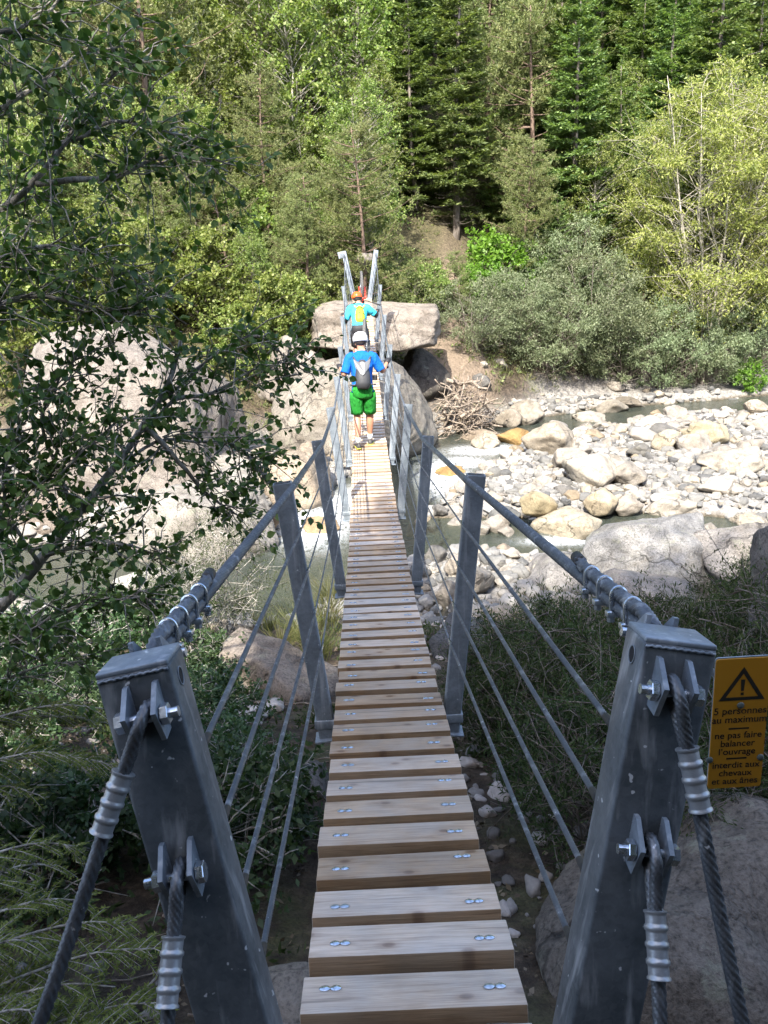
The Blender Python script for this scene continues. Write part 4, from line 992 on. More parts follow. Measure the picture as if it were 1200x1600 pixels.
def backpack(loc, rz, label, c, up_, back, w_, h_, d_, cols, straps):
    """c centre on the back; up_ and back are unit vectors in the rider's frame"""
    o = empty('backpack', loc, rz, label, 'backpack'); side = np.cross(up_, back); mb = MB(); rings = []
    for u, ws, ds in ((-.5, .45, .35), (-.47, .72, .8), (-.3, .92, 1.0), (0, .9, .95), (.25, .74, .8), (.42, .55, .55), (.5, .30, .3)):
        rings.append([c + up_ * u * h_ + side * (w_ / 2 * ws * np.sign(math.cos(a)) * abs(math.cos(a)) ** .7) + back * (d_ * ds * max(math.sin(a), -.12) ** 1 if math.sin(a) > 0 else -.01) for a in np.linspace(0, 2 * math.pi, 20, endpoint=False)])
    mb.loft(rings); mb.build('pack_body', cols[0], o)
    mb = MB()
    if cols[2] == 'V':                                                          # silver mesh flap forming a V
        f = lambda a, b_: c + up_ * b_ * h_ + side * a * w_ + back * (d_ * (.98 if abs(a) < .3 else .62))
        L_ = [f(-.52, .50), f(-.15, .36), f(0, .40), f(.15, .36), f(.52, .50), f(.42, .22), f(.12, -.02), f(0, -.08), f(-.12, -.02), f(-.42, .22)]
        mb.add([q + back * .012 for q in L_] + [q - back * .012 for q in L_], [tuple(range(10))[::-1], tuple(range(10, 20))] + [(i, (i + 1) % 10, 10 + (i + 1) % 10, 10 + i) for i in range(10)])
    else:
        for b_ in (.2, -.12):
            mb.tube([c + up_ * (b_ + .1 * k) * h_ + side * a * w_ * .5 + back * d_ * (.97 - .2 * abs(a)) for k, a in zip((0, .5, 1, .5, 0), (-.8, -.4, 0, .4, .8))], .008, 6)
        mb.tube([c + up_ * u * h_ + back * d_ * 1.0 for u in (-.4, -.1, .2)], .008, 6)
    mb.build('pack_flap', cols[1], o, smooth=False)
    mb = MB()
    for s in (-1, 1): mb.tube(smooth_path([c + up_ * .36 * h_ + side * s * w_ * .3, c + up_ * .50 * h_ + side * s * w_ * .42 + back * .0, c + up_ * .62 * h_ + side * s * w_ * .55 - back * .07, c + up_ * .45 * h_ + side * s * w_ * .6 - back * .22], .03), .016, 8)
    mb.tube([c - up_ * .34 * h_ - side * w_ * .45, c - up_ * .33 * h_ - side * w_ * .75 - back * .06], .012, 6); mb.tube([c - up_ * .34 * h_ + side * w_ * .45, c - up_ * .33 * h_ + side * w_ * .75 - back * .06], .012, 6)
    mb.build('strap', straps, o)
    return o

M_BKFRAME = mat_plain('dark_bike_paint', (.03, .032, .036), .35)
M_RDFRAME = mat_plain('red_bike_paint', (.62, .04, .02), .35)
M_TYRE = mat_plain('dusty_tyre', (.10, .098, .095), .85, 0, .3, 60, .3)
M_ALU = mat_plain('worn_aluminium', (.45, .45, .46), .35, .8)
def bike(name_label, frame_m, loc, rz, tilt, roll=0.0):
    """built rolling along +y with the rear axle as origin, then stood up on the rear wheel"""
    o = empty('mountain_bike', loc, 0, name_label, 'bicycle')
    o.rotation_euler = (tilt, roll, rz); WB, RW = 1.13, .345
    for nm, y in (('rear_wheel', 0), ('front_wheel', WB)):
        mb = MB(); mb.torus((0, y, 0), (1, 0, 0), RW - .027, .028, 48, 10)
        for k in range(56):
            a = 2 * math.pi * k / 56
            for dx in (-.014, .012):
                aa = a + (.05 if dx > 0 else 0); d = np.array([0, math.cos(aa), math.sin(aa)]); mb.box(np.array([dx, y, 0]) + d * (RW + .0005), .016, .014, .008, np.stack([np.array([1., 0, 0]), np.cross(d, [1., 0, 0]), d]))
        ty = mb.build(nm, M_TYRE, o)
        mb = MB(); mb.torus((0, y, 0), (1, 0, 0), RW - .052, .012, 40, 6)
        for k in range(28):
            a = 2 * math.pi * k / 28; d = np.array([0, math.cos(a), math.sin(a)]); mb.tube([np.array([.022 * (-1) ** k, y, 0]) + d * .02, np.array([0, y, 0]) + d * (RW - .055)], .0011, 4)
        mb.tube([(-.055, y, 0), (.055, y, 0)], .018, 10); mb.torus((-.03, y, 0), (1, 0, 0), .075, .006, 24, 4); mb.build('rim', M_ALU, ty)
    BB = np.array([0, .43, -.02]); ST = np.array([0, .27, .42]); HT = np.array([0, .80, .55]); HB = np.array([0, .84, .43])
    mb = MB(); mb.tube([BB, ST], .017, 10); mb.tube([HB, BB], .024, 10); mb.tube([HT, ST + [0, .02, -.08]], .019, 10); mb.tube([HT + [0, -.01, .02], HB + [0, .006, -.02]], .024, 12)
    for s in (-1, 1): mb.tube([(s * .055, 0, 0), (s * .03, .30, .0), BB + [s * .03, 0, 0]], .011, 8); mb.tube([(s * .055, 0, 0), (s * .03, .2, .30), ST + [0, 0, -.08]], .009, 8)
    mb.build('frame', frame_m, o)
    mb = MB()
    for s in (-1, 1): mb.tube([(s * .062, WB, 0), (s * .062, WB - .12, .22)], .020, 10); mb.tube([(s * .062, WB - .12, .22), (s * .058, WB - .23, .42)], .016, 10)
    mb.tube([(-.07, WB - .235, .43), (.07, WB - .235, .43)], .02, 8); mb.build('fork', frame_m if frame_m is M_RDFRAME else M_BLACK, o)
    mb = MB(); mb.tube([HT + [0, -.01, .03], HT + [0, .035, .07]], .017, 8)
    mb.tube(smooth_path([HT + [-.36, -.06, .10], HT + [-.2, .0, .095], HT + [-.08, .035, .07], HT + [.08, .035, .07], HT + [.2, .0, .095], HT + [.36, -.06, .10]], .03), .0125, 8)
    hb = mb.build('handlebar', M_BLACK, o); mb = MB()
    for s in (-1, 1): mb.tube([HT + [s * .245, -.017, .096], HT + [s * .37, -.063, .10]], .017, 8); mb.tube([HT + [s * .22, .03, .085], HT + [s * .33, .045, .07]], .006, 6)
    mb.build('grip', M_BLACK, hb)
    SD = ST + np.array([0, -.075, .22]); mb = MB(); mb.tube([ST - [0, 0, 0], SD - [0, 0, .03]], .0145, 8); mb.build('seat_post', M_BLACK, o)
    mb = MB(); rings = []
    for y, wv, hv in ((-.13, .05, .02), (-.10, .068, .035), (-.03, .055, .035), (.05, .025, .03), (.12, .017, .026), (.14, .008, .012)):
        rings.append([SD + np.array([wv * math.cos(a), y, hv * .5 * math.sin(a)]) for a in np.linspace(0, 2 * math.pi, 12, endpoint=False)])
    mb.loft(rings); mb.build('saddle', M_BLACK, o)
    mb = MB(); mb.torus(BB + [.05, 0, 0], (1, 0, 0), .068, .006, 28, 5); mb.tube([BB + [.075, 0, 0], BB + [.075, .1, -.14]], .011, 8); mb.tube([BB + [-.075, 0, 0], BB + [-.075, -.1, .14]], .011, 8); mb.tube([BB + [-.08, 0, 0], BB + [.08, 0, 0]], .018, 8)
    mb.build('crank', M_ALU, o); mb = MB()
    mb.box(BB + [.12, .1, -.14], .09, .085, .018, bev=.004); mb.box(BB + [-.12, -.1, .14], .09, .085, .018, bev=.004); mb.build('pedal', M_BLACK, o)
    mb = MB(); mb.tube([BB + [.05, 0, .068], (.045, 0, .045)], .004, 5); mb.tube([BB + [.05, 0, -.068], (.045, 0, -.045)], .004, 5); mb.build('chain', M_ALU, o)
    return o

S1 = .985
T1 = 12.62
P1 = B(-.075, T1, deckz(T1)); sl1 = BS + 2 * BC * T1
J1 = dict(pelvis=(.0, -.02, .90), waist=(.0, .02, 1.05), chest=(.0, .09, 1.28), neck0=(0, .13, 1.42), neck1=(0, .155, 1.475), head0=(.0, .19, 1.555), head1=(0, .205, 1.63),
          shl=(-.165, .09, 1.36), ell=(-.27, .0, 1.10), hal=(-.33, .25, 1.19), shr=(.165, .09, 1.36), elr=(.315, .08, 1.12), har=(.395, .30, 1.24),
          hil=(-.095, -.01, .84), knl=(-.10, .02, .47), anl=(-.10, -.14, .085), tol=(-.12, .02, .03), hir=(.095, .0, .84), knr=(.10, .10, .47), anr=(.085, .11, .085), tor=(.10, .27, .03))
rider(P1, BAZ, 'person in blue jersey, green shorts and white helmet walking behind an upright bike', J1, M_BLUE, M_GREEN, M_WHITE, None, .88)
b1 = unit(np.array([0, .07, .23])); bk1 = np.cross(b1, [-1, 0, 0]); bk1 = bk1 if bk1[1] < 0 else -bk1
backpack(P1, BAZ, 'charcoal backpack with a silver flap on the back of the blue jersey', np.array([.012, -.105, 1.12]), b1, bk1, .25, .44, .12, (M_GREYPACK, M_SILVER, 'V'), M_GREYPACK)
yb = T1 + .92
bike('dark mountain bike stood upright on its rear wheel in front of the blue-jersey rider', M_BKFRAME, B(-.0, yb, deckz(yb) + .345), BAZ - .05, R(86), R(0))
T2 = 18.1
P2 = B(-.09, T2, deckz(T2))
J2 = dict(pelvis=(.0, -.12, .88), waist=(.0, .0, 1.02), chest=(.0, .18, 1.20), neck0=(0, .29, 1.31), neck1=(0, .33, 1.36), head0=(-.02, .385, 1.43), head1=(-.02, .41, 1.50),
          shl=(-.17, .20, 1.27), ell=(-.30, .16, 1.00), hal=(-.34, .46, 1.10), shr=(.17, .20, 1.27), elr=(.36, .26, 1.10), har=(.40, .52, 1.16),
          hil=(-.095, -.10, .82), knl=(-.10, .03, .46), anl=(-.10, -.16, .085), tol=(-.11, .0, .03), hir=(.095, -.1, .82), knr=(.10, .06, .46), anr=(.10, .06, .10), tor=(.11, .22, .05))
rider(P2, BAZ, 'person in turquoise jersey, black shorts and orange helmet farther along the deck', J2, M_CYAN, M_DKCLOTH, M_ORANGE, None, .9, True)
b2 = unit(np.array([0, .20, .23])); bk2 = np.cross(b2, [-1, 0, 0]); bk2 = bk2 if bk2[1] < 0 else -bk2
backpack(P2, BAZ, 'lime yellow backpack on the back of the turquoise jersey', np.array([.02, -.03, 1.14]), b2, bk2, .23, .44, .11, (M_LIME, M_DKCLOTH, 'X'), M_LIME)
yb = T2 + 1.12
bike('red mountain bike stood upright on its rear wheel in front of the turquoise-jersey rider', M_RDFRAME, B(.0, yb, deckz(yb) + .345), BAZ + .03, R(88))

# ------------------------------------------------------------------ vegetation
def cards(C, D, N, L, W, fold=.0, shape=4):
    """one small leaf per row: base C, direction D, normal N"""
    C, D = np.asarray(C, float), unit(D); S = unit(np.cross(D, N)); N2 = np.cross(S, D); n = len(C)
    L = np.broadcast_to(np.asarray(L, float), (n,))[:, None]; W = np.broadcast_to(np.asarray(W, float), (n,))[:, None]
    if shape == 4:
        V = np.stack([C, C + D * L * .45 + S * W * .5 + N2 * W * fold, C + D * L, C + D * L * .45 - S * W * .5 + N2 * W * fold], 1).reshape(-1, 3)
        F = np.arange(n * 4).reshape(n, 4)
    else:
        V = np.stack([C, C + D * L * .28 + S * W * .46 + N2 * W * fold, C + D * L * .62 + S * W * .42 + N2 * W * fold, C + D * L - N2 * L * .12, C + D * L * .62 - S * W * .42 + N2 * W * fold, C + D * L * .28 - S * W * .46 + N2 * W * fold], 1).reshape(-1, 3)
        i = np.arange(n)[:, None] * 6; F = np.concatenate([i + [0, 1, 2, 3], i + [0, 3, 4, 5]], 1).reshape(-1, 4)
    return V, F
class Leaves:
    def __init__(s): s.V = []; s.F = []; s.n = 0
    def add(s, *a, **k):
        V, F = cards(*a, **k); s.V.append(V); s.F.append(F + s.n); s.n += len(V)
    def mesh(s, name, mat): return new_mesh(name, np.vstack(s.V), np.vstack(s.F), mat, None, False)

def fir(seed, H, Rr, bare=.1):
    r = np.random.default_rng(seed); tr = MB(); lv = Leaves()
    tr.tube([(.05 * math.sin(z * .7 + seed), .05 * math.cos(z * .6), z) for z in np.linspace(-.6, H, 14)], np.linspace(H * .0125 + .03, .012, 14), 8)
    z = H * .05
    while z < H * .99:
        u = z / H; dead = u < bare + r.uniform(-.03, .05); nb = r.integers(6, 9)
        for k in range(nb):
            a = r.uniform(0, 6.28); ln = (Rr * (1 - u) ** .8 * r.uniform(.7, 1.12) + .15) * (.6 if dead else 1)
            d = np.array([math.cos(a), math.sin(a), 0]); side = np.array([-d[1], d[0], 0]); dr = r.uniform(.10, .38) * (1 - u) - .45 * max(u - .55, 0)
            S = np.linspace(0, 1, 7); P = np.array([0, 0, z + r.uniform(-.05, .05)]) + np.outer(S * ln, d) + np.outer(-dr * S * ln + .22 * ln * S ** 3, EZ)
            if dead or ln > .9: tr.tube(P[:5 if not dead else 7], np.linspace(.016, .005, 5 if not dead else 7), 4)
            if dead and r.random() < .75: continue
            m = max(3, int(ln / .062)); Sx = np.linspace(.16, 1.0, m)
            for sg in (-1, 1):
                tl = np.minimum(.62, .42 * ln * (1.06 - Sx) + .12) * r.uniform(.75, 1.15, m)
                base = np.stack([np.interp(Sx, S, P[:, q]) for q in range(3)], 1)
                td = unit(d * .75 + side * sg * .85 + EZ * r.uniform(-.12, .14, (m, 1)))
                for q in np.arange(0, 1.0, .28):
                    ok = (tl * q < tl - .04) & (r.random(m) < .9)
                    if not ok.any(): continue
                    c = base[ok] + td[ok] * (tl[ok] * q)[:, None]; c[:, 2] -= .05 * q * tl[ok]; dd = unit(td[ok] + r.normal(0, .3, (ok.sum(), 3))); nn = EZ + r.normal(0, .45, (ok.sum(), 3))
                    lv.add(c, dd, nn, np.maximum(.16, tl[ok] * .55) * r.uniform(.7, 1.1, ok.sum()), r.uniform(.055, .10, ok.sum()))
        z += r.uniform(.34, .56) * (1.15 - .45 * u)
    lv.add(np.array([[0, 0, H - .3 + .06 * i] for i in range(10)]), r.normal(0, .5, (10, 3)) + [0, 0, .6], r.normal(0, 1, (10, 3)), .3, .06)
    return tr.mesh('trunk', M_BARK_FIR), lv.mesh('crown', M_FIR)
def pine(seed, H, Rr, base=.25):
    r = np.random.default_rng(seed); tr = MB(); lv = Leaves()
    ph = r.uniform(0, 6); path = np.array([(.22 * math.sin(z * .35 + ph), .22 * math.cos(z * .3 + ph), z) for z in np.linspace(-.6, H, 14)])
    tr.tube(path, np.linspace(H * .014 + .03, .02, 14), 8)
    zs = H * base
    while zs < H:
        u = (zs - H * base) / (H * (1 - base)); prof = Rr * math.sin(math.pi * min(1, .22 + .72 * u)) ** .8
        for k in range(r.integers(3, 6)):
            a = r.uniform(0, 6.28); ln = prof * r.uniform(.5, 1.2) + .25; d = np.array([math.cos(a), math.sin(a), 0]); p0 = np.array([np.interp(zs, path[:, 2], path[:, q]) for q in range(3)])
            S = np.linspace(0, 1, 6); P = p0 + np.outer(S * ln, d) + np.outer(ln * (r.uniform(-.15, .25) * S + .25 * S ** 2), EZ) + np.cumsum(r.normal(0, .05 * ln, (6, 3)), 0) * S[:, None]
            tr.tube(P, np.linspace(.03, .008, 6), 4)
            nt = int(7 + ln * 8)
            T = [P[-1]]
            for q in range(nt):
                sx = r.uniform(.35, 1); c = np.array([np.interp(sx, S, P[:, w_]) for w_ in range(3)]); T.append(c + r.normal(0, .18 * ln ** .5, 3) * [1, 1, .6])
            T = np.repeat(np.array(T), 24, 0); m = len(T); dd = unit(r.normal(0, 1, (m, 3)) + [0, 0, .55] + d * .5)
            lv.add(T + dd * .02, dd, r.normal(0, 1, (m, 3)), r.uniform(.10, .19, m), r.uniform(.018, .036, m))
        zs += r.uniform(.28, .48)
    return tr.mesh('trunk', M_BARK_PINE), lv.mesh('crown', M_PINE)
def broad(seed, H, Rr, base, K, nleaf, L, Wd, mat, bark, clump=.5, stems=1, droop=.2, spread=.25, r0=.09, top=.85, twig=True, flat=.75, shape=4):
    """stems, limbs to leaf clumps, leaves spread through each clump"""
    r = np.random.default_rng(seed); tr = MB(); lv = Leaves(); paths = []
    for s_ in range(stems):
        a = 6.28 * s_ / stems + r.uniform(-.4, .4); ln = spread * H * (r.uniform(.4, 1) if stems > 1 else r.uniform(0, .5)); q = np.linspace(0, 1, 9)
        wob = np.cumsum(r.normal(0, .012 * H, (9, 2)), 0) * q[:, None]
        P = np.stack([math.cos(a) * (ln * q ** 1.2 + .08 * (stems > 1)) + wob[:, 0], math.sin(a) * (ln * q ** 1.2 + .08 * (stems > 1)) + wob[:, 1], -.4 + q * (H * r.uniform(.78, .95) + .4)], 1); paths.append(P)
        tr.tube(P, np.linspace(r0, r0 * .12, 9), 7)
    zc = (base + H) / 2; hz_ = (H - base) / 2
    for k in range(K):
        while True:
            p = r.uniform(-1, 1, 3); n_ = np.linalg.norm(p)
            if .35 < n_ < 1 and r.random() < n_ ** 1.5: break
        wz = 1 - .55 * max(p[2], 0) * (1 - top) * 2
        c = np.array([p[0] * Rr * wz, p[1] * Rr * wz, zc + p[2] * hz_])
        P = paths[r.integers(stems)]; zt = max(.1, c[2] - np.hypot(c[0], c[1]) * r.uniform(.5, 1.1)); zt = min(zt, P[-1, 2])
        b_ = np.array([np.interp(zt, P[:, 2], P[:, q]) for q in range(3)]); mid = (b_ + c) / 2 + r.normal(0, .06 * Rr, 3) + [0, 0, .05 * Rr]
        rl = np.interp(zt, P[:, 2], np.linspace(r0, r0 * .12, 9)) * .42
        tr.tube(smooth_path([b_, mid, c], .5), np.linspace(rl, .006, len(smooth_path([b_, mid, c], .5))), 5)
        cs = clump * r.uniform(.6, 1.35); m = int(nleaf * r.uniform(.6, 1.4)); 
        nt = max(3, m // 14); tips = c + r.normal(0, cs, (nt, 3)) * [1, 1, flat]
        if twig:
            for q in tips[:: 2]: tr.tube([c + (mid - c) * .15, (c + q) / 2 + r.normal(0, .03, 3), q], [.006, .004, .002], 3)
        T = tips[r.integers(nt, size=m)]; f = r.random((m, 1)) ** .7; pos = c + (T - c) * f + r.normal(0, cs * .14, (m, 3))
        dd = unit(unit(T - c) * .6 + r.normal(0, .7, (m, 3)) + [0, 0, -droop]); nn = r.normal(0, .6, (m, 3)) + [0, 0, .9]
        s2 = r.uniform(.65, 1.25, m); lv.add(pos, dd, nn, L * s2, Wd * s2, fold=.12, shape=shape)
    return tr.mesh('trunk', bark), lv.mesh('crown', mat)

def plant(kind, meshes, loc, rz=0, sc_=1.0, label=None, cat='tree', group=None, tr_name='trunk', cr_name='crown', tilt=(0, 0), szz=1.0):
    e = empty(kind, loc, 0, label, cat, group); e.rotation_euler = (tilt[0], tilt[1], rz); e.scale = (sc_, sc_, sc_ * szz)
    link(tr_name, meshes[0], e); link(cr_name, meshes[1], e); return e

FIRS = [fir(1, 12, 2.3, .14), fir(2, 10, 2.2, .03), fir(3, 13.5, 2.5, .16)]
PINES = [pine(11, 11, 2.3, .12), pine(12, 9, 2.4, .06), pine(13, 13, 2.5, .18)]
BIRCH = [broad(21, 11, 1.9, .8, 140, 110, .13, .095, M_BIRCH, M_BARK_PALE, .42, 1, .25, .1, .085), broad(22, 8.5, 1.8, .8, 110, 110, .12, .09, M_BIRCH, M_BARK_PALE, .42, 2, .25, .12, .06), broad(23, 12, 2.2, 1.0, 160, 110, .13, .095, M_BIRCH, M_BARK_PALE, .45, 1, .25, .1, .10)]
WILLOW = broad(31, 8.6, 2.5, 1.1, 240, 250, .105, .032, M_WILLOW, M_BARK_PALE, .36, 9, .2, .22, .06, .9)
BUSHG = [broad(41, 2.6, 1.75, .1, 95, 260, .085, .026, M_GREY, M_BARK_FIR, .24, 6, -.1, .3, .03, .95, False), broad(42, 3.3, 1.9, .1, 105, 270, .085, .026, M_GREY, M_BARK_FIR, .26, 6, -.1, .3, .03, .9, False)]
BUSHB = [broad(51, 2.4, 1.2, .2, 60, 70, .15, .11, M_BRIGHT, M_BARK_FIR, .28, 4, .1, .25, .03)]
BUSHO = [broad(61, 2.0, 1.2, .1, 60, 90, .10, .06, M_OLIVE, M_BARK_FIR, .26, 5, .0, .3, .025, .95, False), broad(62, 3.2, 1.5, .2, 80, 100, .12, .08, M_BIRCH, M_BARK_FIR, .30, 4, .1, .25, .03)]

def base_pt(px, y, dz_=0.0):
    x = ray(px, 400)[0] / ray(px, 400)[1] * y
    return np.array([x, y, hz(x, y) + dz_])
# trees of the far slope that the photo shows one by one: (photo x at the foot, distance, kind, variant, scale, label)
FRONT = [
 (893, 35.0, 'f', 0, .95, 'tall dark fir with a bare pale lower trunk above the grey-green bushes'),
 (712, 36.0, 'f', 2, .85, 'slim fir with a long pale bare trunk standing above the dirt slope'),
 (968, 36.0, 'f', 1, .85, 'dark layered fir just left of the yellow-green willow'),
 (822, 37.5, 'p', 1, 1.05, 'olive brown pine between the bare-trunk firs'),
 (770, 40.0, 'p', 0, 1.0, 'yellowish pine with browning tips above the bright green bush'),
 (650, 37.0, 'f', 1, .8, 'fir with low sweeping boughs at the top of the path'),
 (560, 37.5, 'b', 1, 1.05, 'light green birch right above the far bridge towers'),
 (475, 34.0, 'b', 0, 1.0, 'tall airy birch with a thin pale trunk left of the far towers'),
 (418, 35.5, 'b', 2, .95, 'largest pale green birch on the left slope'),
 (345, 33.5, 'b', 1, .95, 'bushy birch with bright leaves beside the brown pine'),
 (245, 31.0, 'p', 0, 1.05, 'red-barked pine on the left slope with dead lower boughs'),
 (120, 31.0, 'p', 1, 1.15, 'broad olive pine behind the huge left boulder'),
 (20, 30.0, 'p', 2, .9, 'tall pine at the left edge behind the leaning branches'),
 (330, 40.0, 'p', 2, 1.0, 'straight pine rising behind the bushy birch'),
 (190, 38.0, 'p', 0, 1.15, 'big yellowish pine high on the left slope'),
 (1010, 44.0, 'f', 2, 1.0, 'dark fir rising behind the crown of the willow'),
 (450, 29.4, 'p', 1, .34, 'young pine sapling left of the far end of the bridge'),
 (712, 30.6, 'p', 1, .24, 'small young pine beside the dirt path'),
]
KS = {'f': ('fir_tree', FIRS), 'p': ('pine_tree', PINES), 'b': ('birch_tree', BIRCH)}
fpos = []
for (px, y, k, v, s_, lab) in FRONT:
    c = base_pt(px, y, -.05); fpos.append((c[0], c[1]))
    plant(KS[k][0], KS[k][1][v], c, random.uniform(0, 6.28), s_, lab, 'tree', 'trees of the far slope', tilt=(random.uniform(-.03, .03), random.uniform(-.03, .03)))
# the rest of the forest behind them
k = 0; tries = 0
while k < 150 and tries < 9000:
    tries += 1
    y = random.uniform(36, 66); x = random.uniform(-.47 * y - 2, .47 * y + 3)
    dmin = 1.75 + (y - 36) * .025
    if any((x - a) ** 2 + (y - b_) ** 2 < dmin ** 2 for a, b_ in fpos): continue
    if abs(x - 3.2) < 1.5 and y < 38: continue
    fpos.append((x, y)); k += 1
    pf = sstep(-6, 4, np.array([x]))[0] * .8 + .08; u = random.random()
    kk = 'f' if u < pf else ('p' if u < pf + (1 - pf) * .62 else 'b'); v = random.randrange(3)
    w_ = {'f': 'dark fir in the crowd of trees on the upper far slope', 'p': 'olive pine in the crowd of trees on the upper far slope', 'b': 'light leafy tree in the crowd on the upper far slope'}[kk]
    plant(KS[kk][0], KS[kk][1][v], (x, y, hz(x, y) - .1), random.uniform(0, 6.28), random.uniform(.8, 1.15), w_, 'tree', {'f': 'firs', 'p': 'pines', 'b': 'leafy trees'}[kk] + ' of the upper far slope', tilt=(random.uniform(-.04, .04), random.uniform(-.04, .04)))

k = tries = 0
while k < 95 and tries < 9000:                                                 # young trees between them
    tries += 1
    x = random.uniform(-17, 15); y = float(far_line(np.array([x]))[0]) + random.uniform(3.2, 15)
    if any((x - a) ** 2 + (y - b_) ** 2 < 1.1 for a, b_ in fpos) or abs(x - 2.6 - .1 * (y - 29)) < 1.9: continue
    fpos.append((x, y)); k += 1; kk = 'f' if x > 2 and random.random() < .75 else random.choice('bbbp'); v = random.randrange(3)
    w_ = {'f': 'young dark fir filling a gap on the far slope', 'p': 'young olive pine filling a gap on the far slope', 'b': 'young light green birch filling a gap on the far slope'}[kk]
    plant(KS[kk][0], KS[kk][1][v], (x, y, hz(x, y) - .1), random.uniform(0, 6.28), random.uniform(.3, .62), w_, 'tree', {'f': 'young firs', 'p': 'young pines', 'b': 'young birches'}[kk] + ' of the far slope', tilt=(random.uniform(-.05, .05), random.uniform(-.05, .05)))
for i in range(34):                                                            # the wood goes on beyond both edges
    y = random.uniform(29, 58); sd = -1 if i % 3 else 1; x = sd * (.47 * y + random.uniform(2.5, 13)); v = random.randrange(3); kk = 'p' if sd < 0 and i % 2 else ('b' if sd < 0 else 'f')
    if y < float(far_line(np.array([x]))[0]) + 3: continue
    plant(KS[kk][0], KS[kk][1][v], (x, y, hz(x, y) - .1), random.uniform(0, 6.28), random.uniform(.8, 1.15), 'tree of the far slope standing beyond the edge of the photo', 'tree', 'trees beyond the edges of the photo')
# willow and bushes of the far bank
c = base_pt(1112, 31.6); plant('willow_tree', WILLOW, c, .4, 1.28, 'yellow-green willow with many pale bare stems at the right edge of the far bank', 'tree')
c = base_pt(1215, 32.5); plant('willow_tree', WILLOW, c, 2.4, 1.2, 'second yellow-green willow cut by the right edge of the photo', 'tree')
FARB = [  # px, distance, mesh set, variant, scale, label
 (740, 29.3, 'g', 0, .95, 'grey-green bush at the water right of the driftwood heap'),
 (800, 30.3, 'g', 1, .9, 'grey-green bush second from the driftwood heap'),
 (862, 30.4, 'g', 0, 1.15, 'rounded grey-green bush overhanging the channel'),
 (925, 31.2, 'g', 1, 1.25, 'tallest grey-green bush below the layered fir'),
 (985, 31.0, 'g', 0, 1.1, 'dense grey-green bush left of the willow stems'),
 (1045, 31.0, 'g', 1, 1.0, 'grey-green bush in front of the willow stems'),
 (1105, 31.3, 'g', 0, 1.0, 'grey-green bush under the willow at the right'),
 (1170, 31.4, 'g', 1, .95, 'last grey-green bush at the right edge'),
 (890, 33.0, 'g', 1, 1.2, 'grey-green bush behind the tallest one'),
 (775, 33.0, 'b', 0, 1.05, 'vivid bright green bush above the grey-green bushes'),
 (835, 33.4, 'b', 0, .9, 'bright green leafy bush under the bare-trunk fir'),
 (760, 31.8, 'b', 0, .75, 'yellowish green bush low beside the dirt path'),
 (1190, 30.5, 'b', 0, .5, 'small bright yellow-green shrub at the right edge by the water'),
 (640, 29.6, 'o', 0, .85, 'olive bush just right of the far towers'),
 (668, 30.4, 'o', 1, .55, 'light green bush at the left edge of the dirt path'),
 (610, 31.5, 'o', 0, .8, 'olive bush behind the right far tower'),
 (525, 29.5, 'o', 0, .8, 'olive bush just left of the far towers'),
 (490, 28.6, 'o', 1, .6, 'light green bush above the left end of the capstone'),
 (450, 27.6, 'o', 1, .8, 'leafy bush left of the capstone boulder'),
 (405, 27.0, 'o', 1, .9, 'leafy bush between the two great boulders'),
 (360, 26.0, 'o', 1, .75, 'pale leafy bush right behind the huge left boulder'),
 (310, 27.5, 'o', 1, 1.05, 'tall leafy bush behind the huge left boulder'),
 (240, 27.6, 'o', 1, 1.05, 'dark leafy bush over the top of the huge left boulder'),
 (150, 27.4, 'o', 1, 1.1, 'olive leafy bush above the left shoulder of the huge boulder'),
 (60, 26.0, 'o', 1, 1.1, 'leafy bush left of the huge boulder'),
 (10, 24.5, 'o', 1, .9, 'low leafy bush at the left edge by the huge boulder'),
 (430, 24.6, 'o', 0, .55, 'small sunny bush squeezed beside the great rounded boulder'),
 (545, 33.0, 'o', 1, .8, 'light bush at the foot of the birch above the bridge'),
 (385, 30.5, 'o', 1, 1.1, 'bright leafy bush below the largest birch'),
 (290, 31.0, 'o', 1, 1.1, 'leafy bush at the foot of the bushy birch'),
]
SETS = {'g': BUSHG, 'b': BUSHB, 'o': BUSHO}
for (px, y, k, v, s_, lab) in FARB:
    plant('shrub', SETS[k][v], base_pt(px, y, -.1), random.uniform(0, 6.28), s_, lab, 'bush', 'bushes of the far bank', 'stem', 'foliage')
# low plants between the trees
def ground_leaves(name, num, xr, yr, ok, L, Wd, mat, seed, up=.6, bunch=6):
    r = np.random.default_rng(seed); n0 = num // bunch; X = r.uniform(*xr, n0 * 3); Y = r.uniform(*yr, n0 * 3); Z = height(X, Y); m = ok(X, Y, Z)
    X, Y, Z = X[m][:n0], Y[m][:n0], Z[m][:n0]; P = np.repeat(np.stack([X, Y, Z], 1), bunch, 0); n = len(P)
    s = np.repeat(r.uniform(.5, 1.3, len(X)), bunch); P = P + r.normal(0, 1, (n, 3)) * [L * .5, L * .5, 0]; P[:, 2] += r.random(n) * L * .4 * up
    dd = unit(r.normal(0, 1, (n, 3)) * [1, 1, .4] + [0, 0, up]); lv = Leaves(); lv.add(P, dd, r.normal(0, .7, (n, 3)) + [0, 0, .4], L * s * r.uniform(.7, 1.2, n), Wd * s, fold=.1)
    return link(name, lv.mesh(name, mat))
o = ground_leaves('undergrowth', 110000, (-30, 34), (24, 58), lambda X, Y, Z: (Y > far_line(X) + .9) & (np.abs(X - 2.6 - .1 * (Y - 29)) > .5 + fnoise(X, Y, 1.1, 91) * 1.2) & (fnoise(X, Y, .5, 92) > -.22), .15, .07, M_OLIVE, 71)
tag(o, 'low leafy undergrowth covering the far slope between the trees', 'undergrowth', kind='stuff')
